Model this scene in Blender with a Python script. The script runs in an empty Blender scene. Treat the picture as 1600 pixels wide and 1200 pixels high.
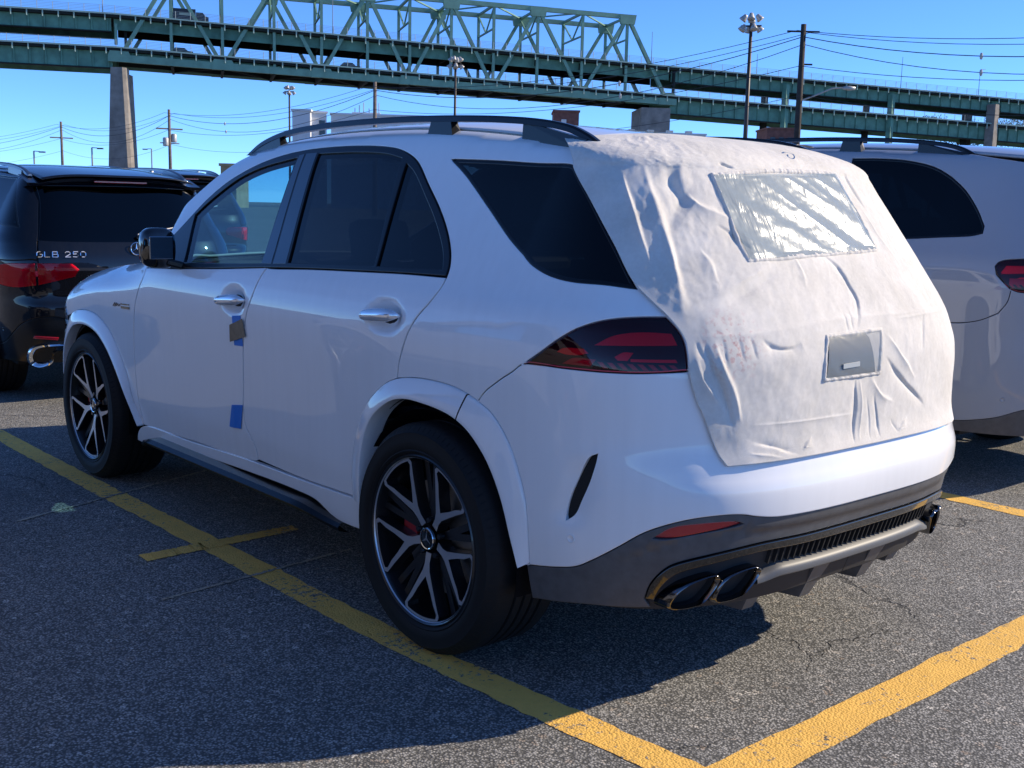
import bpy, math, random
import numpy as np
from mathutils import Vector, Matrix
from mathutils.geometry import delaunay_2d_cdt
random.seed(7); RNG = np.random.default_rng(7)
SC = bpy.context.scene; COL = SC.collection
R = math.radians

# ---------------------------------------------------------------- camera
cam_d = bpy.data.cameras.new('camera'); cam = bpy.data.objects.new('camera', cam_d); COL.objects.link(cam)
CAM = (-3.0821, -2.885, 1.4794); YAW, PITCH, ROLL = R(40.794), R(9.019), R(1.279)
_f = Vector((math.sin(YAW)*math.cos(PITCH), math.cos(YAW)*math.cos(PITCH), -math.sin(PITCH)))
_r = Vector((math.cos(YAW), -math.sin(YAW), 0)); _u = _r.cross(_f)
_r2 = math.cos(ROLL)*_r + math.sin(ROLL)*_u; _u2 = -math.sin(ROLL)*_r + math.cos(ROLL)*_u
cam.matrix_world = Matrix(((_r2.x, _u2.x, -_f.x, CAM[0]), (_r2.y, _u2.y, -_f.y, CAM[1]), (_r2.z, _u2.z, -_f.z, CAM[2]), (0, 0, 0, 1)))
cam_d.sensor_width = 36; cam_d.lens = 36*1740/1600; cam_d.clip_start = .05; cam_d.clip_end = 4000
SC.camera = cam
# ---------------------------------------------------------------- sky and sun
SUN = Vector((1.55, -.85, 1.0)).normalized()                      # direction towards the sun
sun_d = bpy.data.lights.new('sun', 'SUN'); sun = bpy.data.objects.new('sun', sun_d); COL.objects.link(sun)
sun_d.energy = 4.5; sun_d.angle = R(.55); sun_d.color = (1, .86, .655)
sun.rotation_euler = SUN.to_track_quat('Z', 'Y').to_euler(); sun.location = (20, -15, 20)
world = bpy.data.worlds.new('World'); SC.world = world; world.use_nodes = True
_n = world.node_tree.nodes; _n.clear()
sky = _n.new('ShaderNodeTexSky'); sky.sky_type = 'NISHITA'; sky.sun_disc = False
sky.sun_elevation = math.asin(SUN.z); sky.sun_rotation = math.atan2(SUN.x, SUN.y)
sky.altitude = 1500; sky.air_density = .6; sky.dust_density = 0; sky.ozone_density = 9.0
bg = _n.new('ShaderNodeBackground'); bg.inputs['Strength'].default_value = .185
wo = _n.new('ShaderNodeOutputWorld')
tint = _n.new('ShaderNodeMix'); tint.data_type = 'RGBA'; tint.blend_type = 'MULTIPLY'; tint.inputs[0].default_value = 1; tint.inputs[7].default_value = (.90, .985, 1.05, 1)   # camera white balance
world.node_tree.links.new(sky.outputs[0], tint.inputs[6]); world.node_tree.links.new(tint.outputs[2], bg.inputs[0]); world.node_tree.links.new(bg.outputs[0], wo.inputs[0])
SC.view_settings.view_transform = 'Standard'; SC.view_settings.look = 'None'; SC.view_settings.gamma = 1
SC.view_settings.use_curve_mapping = False; SC.view_settings.exposure = .45
SC.render.engine = 'CYCLES'
SC.cycles.use_denoising = True; SC.cycles.use_adaptive_sampling = False
SC.cycles.max_bounces = 8; SC.cycles.diffuse_bounces = 3; SC.cycles.glossy_bounces = 4; SC.cycles.transparent_max_bounces = 16
SC.cycles.transmission_bounces = 4; SC.cycles.sample_clamp_indirect = 6; SC.cycles.blur_glossy = .6
SC.cycles.caustics_reflective = True; SC.cycles.caustics_refractive = False

# ---------------------------------------------------------------- materials
def nmat(name):
    m = bpy.data.materials.new(name); m.use_nodes = True
    n = m.node_tree.nodes; p = n['Principled BSDF']
    return m, n, m.node_tree.links, p
def simple(name, col, rough=.5, metal=0, coat=0, coat_rough=.03, spec=.5, var=0, vscale=8, bump=0, bscale=200):
    m, n, l, p = nmat(name)
    p.inputs['Base Color'].default_value = (*col, 1); p.inputs['Roughness'].default_value = rough
    p.inputs['Metallic'].default_value = metal; p.inputs['Coat Weight'].default_value = coat
    p.inputs['Coat Roughness'].default_value = coat_rough; p.inputs['Specular IOR Level'].default_value = spec
    if var or bump:
        tc = n.new('ShaderNodeTexCoord')
    if var:
        t = n.new('ShaderNodeTexNoise'); t.inputs['Scale'].default_value = vscale; t.inputs['Detail'].default_value = 6
        l.new(tc.outputs['Object'], t.inputs['Vector'])
        mx = n.new('ShaderNodeMix'); mx.data_type = 'RGBA'; mx.inputs[0].default_value = 1
        mp = n.new('ShaderNodeMapRange'); mp.inputs[1].default_value = .3; mp.inputs[2].default_value = .7
        mp.inputs[3].default_value = 1-var; mp.inputs[4].default_value = 1+var
        l.new(t.outputs[0], mp.inputs[0])
        mx.blend_type = 'MULTIPLY'; mx.inputs[6].default_value = (*col, 1); l.new(mp.outputs[0], mx.inputs[7])
        l.new(mx.outputs[2], p.inputs['Base Color'])
    if bump:
        t = n.new('ShaderNodeTexNoise'); t.inputs['Scale'].default_value = bscale; t.inputs['Detail'].default_value = 3
        l.new(tc.outputs['Object'], t.inputs['Vector'])
        b = n.new('ShaderNodeBump'); b.inputs['Strength'].default_value = bump; b.inputs['Distance'].default_value = .002
        l.new(t.outputs[0], b.inputs['Height']); l.new(b.outputs[0], p.inputs['Normal'])
    return m
def paint(name, col, dirt=.05, base_rough=.32):
    """clear-coated car paint with a thin film of dust and rain streaks"""
    m, n, l, p = nmat(name)
    tc = n.new('ShaderNodeTexCoord')
    mp = n.new('ShaderNodeMapping'); mp.inputs['Scale'].default_value = (26, 26, 1.6); l.new(tc.outputs['Object'], mp.inputs[0])
    t = n.new('ShaderNodeTexNoise'); t.inputs['Scale'].default_value = 1; t.inputs['Detail'].default_value = 5; l.new(mp.outputs[0], t.inputs[0])
    t2 = n.new('ShaderNodeTexNoise'); t2.inputs['Scale'].default_value = 2.2; t2.inputs['Detail'].default_value = 6; l.new(tc.outputs['Object'], t2.inputs[0])
    mul = n.new('ShaderNodeMath'); mul.operation = 'MULTIPLY'; l.new(t.outputs[0], mul.inputs[0]); l.new(t2.outputs[0], mul.inputs[1])
    rg = n.new('ShaderNodeMapRange'); rg.inputs[1].default_value = .18; rg.inputs[2].default_value = .42; rg.inputs[3].default_value = 0; rg.inputs[4].default_value = dirt*2
    l.new(mul.outputs[0], rg.inputs[0])
    mx = n.new('ShaderNodeMix'); mx.data_type = 'RGBA'; mx.inputs[6].default_value = (*col, 1); mx.inputs[7].default_value = (.33, .31, .28, 1)
    l.new(rg.outputs[0], mx.inputs[0]); l.new(mx.outputs[2], p.inputs['Base Color'])
    p.inputs['Roughness'].default_value = base_rough; p.inputs['Specular IOR Level'].default_value = .06
    p.inputs['Coat Weight'].default_value = 1
    rr = n.new('ShaderNodeMapRange'); rr.inputs[1].default_value = .15; rr.inputs[2].default_value = .45; rr.inputs[3].default_value = .004; rr.inputs[4].default_value = .006+dirt*.3
    l.new(mul.outputs[0], rr.inputs[0]); l.new(rr.outputs[0], p.inputs['Coat Roughness'])
    return m
def glass(name, tint, density):
    """tinted pane: dark see-through film under a mirror-like surface"""
    m = bpy.data.materials.new(name); m.use_nodes = True; n = m.node_tree.nodes; l = m.node_tree.links; n.clear()
    tr = n.new('ShaderNodeBsdfTransparent'); tr.inputs[0].default_value = (*[c*density for c in tint], 1)
    gl = n.new('ShaderNodeBsdfGlossy'); gl.inputs['Roughness'].default_value = .015
    fr = n.new('ShaderNodeFresnel'); fr.inputs[0].default_value = 1.5
    mx = n.new('ShaderNodeMixShader'); o = n.new('ShaderNodeOutputMaterial')
    l.new(fr.outputs[0], mx.inputs[0]); l.new(tr.outputs[0], mx.inputs[1]); l.new(gl.outputs[0], mx.inputs[2]); l.new(mx.outputs[0], o.inputs[0])
    return m
M = {}
M['white'] = paint('white_paint', (.86, .86, .86), .03)
M['white2'] = paint('silver_paint', (.33, .36, .41), .04)
M['black'] = paint('black_paint', (.004, .005, .008), .004, .3)
M['navy'] = paint('mid_grey_paint', (.23, .23, .235), .03, .3)
M['grey'] = paint('grey_paint', (.30, .31, .32))
M['trim'] = simple('satin_black_trim', (.006, .0065, .008), .24, spec=.4)
M['gloss'] = simple('gloss_black_trim', (.006, .006, .007), .08, coat=1)
M['plastic'] = simple('dark_grey_plastic', (.085, .086, .09), .52, var=.15, vscale=30, bump=.15, bscale=900)
M['under'] = simple('underbody_black', (.008, .008, .009), .8)
M['rubber'] = simple('tyre_rubber', (.010, .010, .011), .7, var=.2, vscale=14)
M['well'] = simple('wheel_well_felt', (.006, .006, .007), .95, spec=.1)
M['silver'] = simple('machined_alloy', (.62, .63, .66), .30, metal=.75)
M['rimdark'] = simple('dark_alloy', (.012, .012, .014), .3, metal=0, coat=.5)
M['chrome'] = simple('chrome', (.85, .86, .88), .06, metal=1)
M['satin'] = simple('satin_metal', (.28, .28, .29), .35, metal=1)
M['steel'] = simple('brake_steel', (.35, .34, .33), .4, metal=1)
M['red'] = simple('caliper_red', (.35, .01, .008), .35, coat=.6)
M['gunm'] = simple('dark_chrome', (.16, .16, .17), .14, metal=1)
M['blade'] = simple('diffuser_grey', (.10, .10, .10), .5, metal=.1)
M['lensbase'] = simple('lamp_bowl', (.09, .012, .035), .35)
M['lamp_red'] = simple('lamp_red', (.90, .02, .06), .25)
M['lamp_deep'] = simple('lamp_deep_red', (.42, .03, .07), .2)
M['lens'] = glass('lamp_lens', (1.0, .34, .46), .95)
M['refl'] = simple('reflector_red', (.42, .008, .018), .18, coat=1)
M['clear'] = glass('clear_lens', (1, 1, 1), .9)
M['pane'] = glass('front_door_glass', (.30, .74, 1.0), .70)
M['privacy'] = glass('privacy_glass', (.45, .70, 1.0), .035)
M['screen'] = glass('windscreen_glass', (.85, .95, .95), .85)
M['interior'] = simple('cabin_dark', (.02, .02, .022), .7)
M['seat'] = simple('seat_leather', (.045, .04, .038), .5)
M['tape'] = simple('blue_tape', (.01, .17, .62), .5)
M['card'] = simple('cardboard', (.28, .20, .12), .85, var=.15, vscale=40)

# ---------------------------------------------------------------- mesh helpers
def mesh(name, V, F, mat, parent=None, smooth=False, vn=None, fm=None):
    me = bpy.data.meshes.new(name); me.from_pydata([tuple(map(float, v)) for v in V], [], [tuple(map(int, f)) for f in F])
    for x in (mat if isinstance(mat, (list, tuple)) else [mat]): me.materials.append(x)
    if fm is not None: me.polygons.foreach_set('material_index', np.asarray(fm, dtype=np.int32))
    if smooth: me.polygons.foreach_set('use_smooth', np.ones(len(me.polygons), dtype=bool))
    me.update()
    if vn is not None: me.normals_split_custom_set_from_vertices([tuple(map(float, v)) for v in vn])
    o = bpy.data.objects.new(name, me); COL.objects.link(o)
    if parent: o.parent = parent
    return o
def empty(name, loc=(0, 0, 0), rz=0, label=None, cat=None, group=None, parent=None):
    o = bpy.data.objects.new(name, None); COL.objects.link(o); o.location = loc; o.rotation_euler = (0, 0, rz); o.empty_display_size = .2
    if parent: o.parent = parent
    if label: tag(o, label, cat, group)
    return o
def tag(o, label=None, cat=None, group=None, kind=None):
    if label: o['label'] = label
    if cat: o['category'] = cat
    if group: o['group'] = group
    if kind: o['kind'] = kind
    return o
class MB:
    """collects simple solids into one mesh"""
    def __init__(s): s.V = []; s.F = []; s.M = []
    def add(s, V, F, m=0):
        b = len(s.V); s.V += [tuple(v) for v in V]; s.F += [tuple(i+b for i in f) for f in F]; s.M += [m]*len(F); return s
    def box(s, c, d, rot=None, m=0):
        hx, hy, hz = d[0]/2, d[1]/2, d[2]/2
        V = [Vector((x, y, z)) for x in (-hx, hx) for y in (-hy, hy) for z in (-hz, hz)]
        if rot is not None: V = [rot @ v for v in V]
        V = [v+Vector(c) for v in V]
        return s.add(V, [(0, 1, 3, 2), (4, 6, 7, 5), (0, 4, 5, 1), (2, 3, 7, 6), (0, 2, 6, 4), (1, 5, 7, 3)], m)
    def bar(s, a, b, w, h, up=(0, 0, 1), m=0):
        a, b = Vector(a), Vector(b); d = (b-a); L = d.length; d.normalize(); up = Vector(up)
        if abs(d.dot(up)) > .98: up = Vector((1, 0, 0))
        x = d.cross(up).normalized(); z = x.cross(d)
        return s.box((a+b)/2, (w, L, h), Matrix((x, d, z)).transposed(), m)
    def tube(s, pts, r, n=8, m=0, cap=True, flat=1.0):
        pts = [Vector(p) for p in pts]; rr = r if isinstance(r, (list, tuple)) else [r]*len(pts)
        V = []; prev = None
        for i, p in enumerate(pts):
            d = (pts[min(i+1, len(pts)-1)]-pts[max(i-1, 0)]).normalized()
            if prev is None:
                up = Vector((0, 0, 1)) if abs(d.z) < .95 else Vector((1, 0, 0)); x = d.cross(up).normalized()
            else: x = (prev-d*prev.dot(d)).normalized()
            prev = x; y = d.cross(x)
            for k in range(n):
                a = 2*math.pi*k/n; V.append(p+rr[i]*(math.cos(a)*x+flat*math.sin(a)*y))
        F = [(i*n+k, i*n+(k+1) % n, (i+1)*n+(k+1) % n, (i+1)*n+k) for i in range(len(pts)-1) for k in range(n)]
        if cap: F += [tuple(range(n))[::-1], tuple((len(pts)-1)*n+k for k in range(n))]
        return s.add(V, F, m)
    def lathe(s, prof, n=48, axis='Z', c=(0, 0, 0), m=0, close=False):
        V = []
        for r, h in prof:
            for k in range(n):
                a = 2*math.pi*k/n; x, y = r*math.cos(a), r*math.sin(a)
                V.append({'Z': (x, y, h), 'X': (h, x, y), 'Y': (y, h, x)}[axis])
        V = [(v[0]+c[0], v[1]+c[1], v[2]+c[2]) for v in V]
        q = len(prof); F = [(i*n+k, i*n+(k+1) % n, ((i+1) % q)*n+(k+1) % n, ((i+1) % q)*n+k) for i in range(q if close else q-1) for k in range(n)]
        return s.add(V, F, m)
    def prism(s, poly, y0, y1, frame, m=0):
        """2-D polygon pushed along the frame's third axis; frame = (origin, ex, ey, ez)"""
        o, ex, ey, ez = [Vector(v) for v in frame]; n = len(poly)
        V = [o+ex*p[0]+ey*p[1]+ez*y0 for p in poly]+[o+ex*p[0]+ey*p[1]+ez*y1 for p in poly]
        F = [tuple(range(n))[::-1], tuple(range(n, 2*n))]+[(k, (k+1) % n, n+(k+1) % n, n+k) for k in range(n)]
        return s.add(V, F, m)
    def build(s, name, mat, parent=None, smooth=False, bevel=0, autosmooth=None):
        o = mesh(name, s.V, s.F, mat, parent, smooth, fm=s.M)
        if autosmooth is not None:
            me = o.data; me.polygons.foreach_set('use_smooth', np.ones(len(me.polygons), dtype=bool))
            me.set_sharp_from_angle(angle=R(autosmooth))
        if bevel:
            b = o.modifiers.new('bevel', 'BEVEL'); b.width = bevel; b.segments = 2; b.limit_method = 'ANGLE'
        return o

# ---------------------------------------------------------------- body surfaces
def table(pts, sm=0.0, n=1200):
    """smooth curve through points -> function"""
    p = np.array(pts, float); x, y = p[:, 0], p[:, 1]; h = np.diff(x); d = np.diff(y)/h; m = np.zeros(len(x))
    for i in range(1, len(x)-1):
        if d[i-1]*d[i] > 0:
            w1 = 2*h[i]+h[i-1]; w2 = h[i]+2*h[i-1]; m[i] = (w1+w2)/(w1/d[i-1]+w2/d[i])
    m[0] = d[0]; m[-1] = d[-1]
    X = np.linspace(x[0], x[-1], n); k = np.clip(np.searchsorted(x, X)-1, 0, len(x)-2); t = (X-x[k])/h[k]
    Y = (2*t**3-3*t**2+1)*y[k]+(t**3-2*t**2+t)*h[k]*m[k]+(-2*t**3+3*t**2)*y[k+1]+(t**3-t**2)*h[k]*m[k+1]
    dx = X[1]-X[0]
    if sm > 0:
        r = int(3*sm/dx); kx = np.arange(-r, r+1)*dx; g = np.exp(-.5*(kx/sm)**2); g /= g.sum()
        s0 = Y[1]-Y[0]; s1 = Y[-1]-Y[-2]
        Y = np.convolve(np.concatenate([Y[0]+s0*np.arange(-r, 0), Y, Y[-1]+s1*np.arange(1, r+1)]), g, 'valid')
    e0 = (Y[1]-Y[0])/dx; e1 = (Y[-1]-Y[-2])/dx
    def f(q):
        q = np.asarray(q, float)
        return np.interp(q, X, Y)+np.where(q < X[0], (q-X[0])*e0, 0)+np.where(q > X[-1], (q-X[-1])*e1, 0)
    return f
def sstep(a, b, x):
    t = np.clip((np.asarray(x, float)-a)/(b-a), 0, 1); return t*t*(3-2*t)
def supere(n):
    ph = np.linspace(0, np.pi/2, 4800); c = np.cos(ph)**(2/n); s = np.sin(ph)**(2/n); c[-1] = 0
    return np.concatenate([[0], np.cumsum(np.hypot(np.diff(c)*.95, np.diff(s)*.75))]), c, s
class Shell:
    """half-width of the body over length and height, wrapped round the front and rear corners; s runs along the side, then round to the middle of the tail"""
    S0, S1 = -.32, 3.22
    def __init__(self, **k):
        self.LOW = table(k.get('low', [(.15, .86), (.22, .895), (.30, .922), (.38, .936), (.46, .946), (.53, .9525), (.60, .9535), (.75, .956), (.88, .962), (.98, .969), (1.04, .971), (1.10, .966), (1.15, .956)]), .018)
        self.UP = table(k.get('up', [(0, .956), (.07, .942), (.135, .922), (.23, .896), (.44, .842), (.615, .795), (.79, .745), (.895, .708), (.945, .683), (.98, .655), (1.0, .61)]), .012)
        self.ZR = table(k.get('zr', [(-.9, 1.58), (-.7, 1.625), (-.3, 1.685), (0, 1.723), (.3, 1.749), (.6, 1.761), (.9, 1.763), (1.2, 1.755), (1.5, 1.735), (1.75, 1.70), (2.0, 1.65), (2.4, 1.55), (2.9, 1.42), (4, 1.2)]), .08)
        self.TP = table([(-.5, .978), (-.32, .979), (0, .986), (.6, .998), (1.2, 1.0), (2.0, 1.0), (2.6, .996), (3.0, .99), (4.0, .98)], .08)
        self.YR = table(k.get('yr', [(.15, -.93), (.28, -.97), (.36, -1.0), (.47, -1.035), (.58, -1.06), (.68, -1.07), (.76, -1.055), (.82, -1.03), (.95, -1.02), (1.05, -1.01), (1.12, -.985), (1.3, -.875), (1.5, -.745), (1.62, -.665), (1.75, -.58)]), .02)
        self.YF = table([(.15, 3.72), (.3, 3.80), (.5, 3.86), (.7, 3.87), (.85, 3.85), (.95, 3.79), (1.05, 3.68), (1.2, 3.4)], .02)
        self.ZF = table([(1.8, 1.20), (2.3, 1.185), (2.7, 1.155), (3.0, 1.12), (3.3, 1.062), (3.6, .975), (3.8, .89), (3.9, .84)], .05)
        self.RD, self.RC, self.RS = supere(k.get('n', 3.0)); self.RL = self.RD[-1]; self.sc = self.S0-self.RL
        self.FD, self.FC, self.FS = supere(3.0); self.FL = self.FD[-1]
    def width(self, Y, z):
        Y = np.asarray(Y, float); z = np.asarray(z, float)
        ze = (z-1.15)/(self.ZR(Y)-1.15)
        w = np.where(z < 1.15, self.LOW(z), self.UP(np.clip(ze, 0, 1.2)))
        w = w*self.TP(Y)*(1-.035*np.clip(ze, 0, 1)*sstep(.5, -.4, Y))
        a = np.clip((z-(self.ZF(Y)-.16))/.16, 0, 1.6)
        return w-.13*a**2.2*sstep(2.15, 2.75, Y)
    def S(self, s, z):
        s, z = np.broadcast_arrays(np.asarray(s, float), np.asarray(z, float))
        sg = np.where(s < self.sc, -1.0, 1.0); s = np.where(s < self.sc, 2*self.sc-s, s)
        Yc = np.clip(s, self.S0, self.S1); X = self.width(Yc, z); Y = Yc
        dr = np.clip(self.S0-s, 0, self.RL); b = self.S0-self.YR(z)
        r = s < self.S0
        X = np.where(r, X*np.interp(dr, self.RD, self.RC), X); Y = np.where(r, self.S0-b*np.interp(dr, self.RD, self.RS), Y)
        f = s > self.S1; df = np.clip(s-self.S1, 0, self.FL); sy = np.interp(df, self.FD, self.FS); bf = self.YF(z)-self.S1
        X = np.where(f, self.width(self.S1+bf*sy, z)*np.interp(df, self.FD, self.FC), X); Y = np.where(f, self.S1+bf*sy, Y)
        return np.stack([-X*sg, Y, z], -1)
    def N(self, s, z, e=2e-3):
        s = np.asarray(s, float); z = np.asarray(z, float)
        n = np.cross(self.S(s, z+e)-self.S(s, z-e), self.S(s+e, z)-self.S(s-e, z))
        return n/(np.linalg.norm(n, axis=-1, keepdims=True)+1e-12)
    def SO(self, s, z, off=0.0):
        return self.S(s, z)+self.N(s, z)*np.asarray(off, float)[..., None]

def area2(p): p = np.asarray(p); q = np.roll(p, -1, 0); return .5*np.sum(p[:, 0]*q[:, 1]-q[:, 0]*p[:, 1])
def smooth_path(pts, step=.014, corner=38, closed=True):
    """resample a traced outline: Catmull-Rom between corners"""
    P = np.asarray(pts, float); n = len(P); out = []
    def cor(i):
        if not closed and i in (0, n-1): return True
        a = P[i]-P[i-1]; b = P[(i+1) % n]-P[i]
        return math.degrees(abs(math.atan2(a[0]*b[1]-a[1]*b[0], a@b))) > corner
    C = [cor(i) for i in range(n)]
    for i in range(n if closed else n-1):
        p1, p2 = P[i], P[(i+1) % n]; L = np.linalg.norm(p2-p1)
        p0 = 2*p1-p2 if C[i] else P[i-1]; p3 = 2*p2-p1 if C[(i+1) % n] else P[(i+2) % n]
        k = max(1, int(math.ceil(L/step)))
        # centripetal-ish tangents
        d0 = max(np.linalg.norm(p1-p0), 1e-6)**.5; d1 = max(L, 1e-6)**.5; d2 = max(np.linalg.norm(p3-p2), 1e-6)**.5
        m1 = (p1-p0)/d0-(p2-p0)/(d0+d1)+(p2-p1)/d1; m2 = (p2-p1)/d1-(p3-p1)/(d1+d2)+(p3-p2)/d2
        m1, m2 = m1*d1, m2*d1
        for t in np.arange(k)/k:
            out.append((2*t**3-3*t**2+1)*p1+(t**3-2*t**2+t)*m1+(-2*t**3+3*t**2)*p2+(t**3-t**2)*m2)
    if not closed: out.append(P[-1])
    return np.array(out)
def inset(P, d):
    """move a counter-clockwise outline inwards by d"""
    a = P-np.roll(P, 1, 0); b = np.roll(P, -1, 0)-P
    a /= np.linalg.norm(a, axis=1, keepdims=True)+1e-9; b /= np.linalg.norm(b, axis=1, keepdims=True)+1e-9
    na = np.stack([-a[:, 1], a[:, 0]], 1); nb = np.stack([-b[:, 1], b[:, 0]], 1); m = na+nb
    m /= np.maximum(np.sum(m*m, 1, keepdims=True)/2, .35)
    return P+m*d
def inside(P, q):
    x, y = q[:, 0], q[:, 1]; r = np.zeros(len(q), bool); n = len(P)
    for i in range(n):
        x1, y1 = P[i]; x2, y2 = P[(i+1) % n]
        c = (y1 > y) != (y2 > y)
        r ^= c & (x < (x2-x1)*(y-y1)/((y2-y1) if y2 != y1 else 1e-12)+x1)
    return r
def panel(name, sh, outer, mat, parent, holes=(), off=0.0, gap=.0027, edge=.0035, depth=.018, cell=.03, mirror=False, step=.014, corner=38, drop=.0018):
    """a pressed panel laid on the body surface: outline (and openings) in side coordinates, rounded edge and a turned-in flange"""
    offf = off if callable(off) else (lambda s, z: np.full(np.shape(s), off))
    loops = []
    for k, L in enumerate([outer]+list(holes)):
        P = smooth_path(L, step, corner)
        if (area2(P) > 0) != (k == 0): P = P[::-1]
        P = inset(P, gap); loops.append((P, inset(P, edge)))
    pts = [p for _, L1 in loops for p in L1]; E = []; b = 0
    for _, L1 in loops:
        n = len(L1); E += [(b+i, b+(i+1) % n) for i in range(n)]; b += n
    lo = np.min(loops[0][1], 0); hi = np.max(loops[0][1], 0)
    gx, gy = np.meshgrid(np.arange(lo[0]+cell*.5, hi[0], cell), np.arange(lo[1]+cell*.5, hi[1], cell), indexing='ij')
    gx = gx+(np.arange(gx.shape[1]) % 2)[None]*cell*.5
    g = np.stack([gx.ravel(), gy.ravel()], 1)
    ok = inside(inset(loops[0][1], cell*.4), g)
    for _, L1 in loops[1:]: ok &= ~inside(inset(L1[::-1], -cell*.4), g)
    pts = pts+list(g[ok])
    vs, es, fs, *_ = delaunay_2d_cdt([Vector(p) for p in pts], E, [], 0, 1e-6)
    V2 = np.array([(v.x, v.y) for v in vs]); F = np.array([f for f in fs if len(f) == 3])
    cen = V2[F].mean(1); ok = inside(loops[0][1], cen)
    for _, L1 in loops[1:]: ok &= ~inside(L1, cen)
    F = F[ok]
    o2 = offf(V2[:, 0], V2[:, 1]); P3 = sh.SO(V2[:, 0], V2[:, 1], o2); Nn = sh.N(V2[:, 0], V2[:, 1])
    if callable(off):                                            # normals of the offset surface
        e = 2e-3; f = lambda a, c: sh.SO(a, c, offf(a, c))
        Nn = np.cross(f(V2[:, 0], V2[:, 1]+e)-f(V2[:, 0], V2[:, 1]-e), f(V2[:, 0]+e, V2[:, 1])-f(V2[:, 0]-e, V2[:, 1])); Nn /= np.linalg.norm(Nn, axis=1, keepdims=True)+1e-12
    V = list(P3); VN = list(Nn); FF = [tuple(f[::-1]) for f in F]
    for L0, L1 in loops:
        n = len(L0)
        A = sh.SO(L1[:, 0], L1[:, 1], offf(L1[:, 0], L1[:, 1])); na = sh.N(L1[:, 0], L1[:, 1])
        B = sh.SO(L0[:, 0], L0[:, 1], offf(L0[:, 0], L0[:, 1])-drop); C = sh.SO(L0[:, 0], L0[:, 1], offf(L0[:, 0], L0[:, 1])-depth)
        outw = B-A; outw -= na*np.sum(outw*na, 1, keepdims=True); outw /= np.linalg.norm(outw, axis=1, keepdims=True)+1e-9
        nb = na*.75+outw*.65; nb /= np.linalg.norm(nb, axis=1, keepdims=True)
        b = len(V); V += list(A)+list(B)+list(B)+list(C); VN += list(na)+list(nb)+list(outw)+list(outw)
        for i in range(n):
            j = (i+1) % n
            FF += [(b+i, b+j, b+n+j, b+n+i), (b+2*n+i, b+2*n+j, b+3*n+j, b+3*n+i)]
    V = np.array(V); VN = np.array(VN)
    if mirror:
        V[:, 0] *= -1; VN[:, 0] *= -1; FF = [f[::-1] for f in FF]
    return mesh(name, V, FF, mat, parent, True, VN)
def both(fn, *a, **k):
    return fn(*a, **k), fn(*a, mirror=True, **k)
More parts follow.
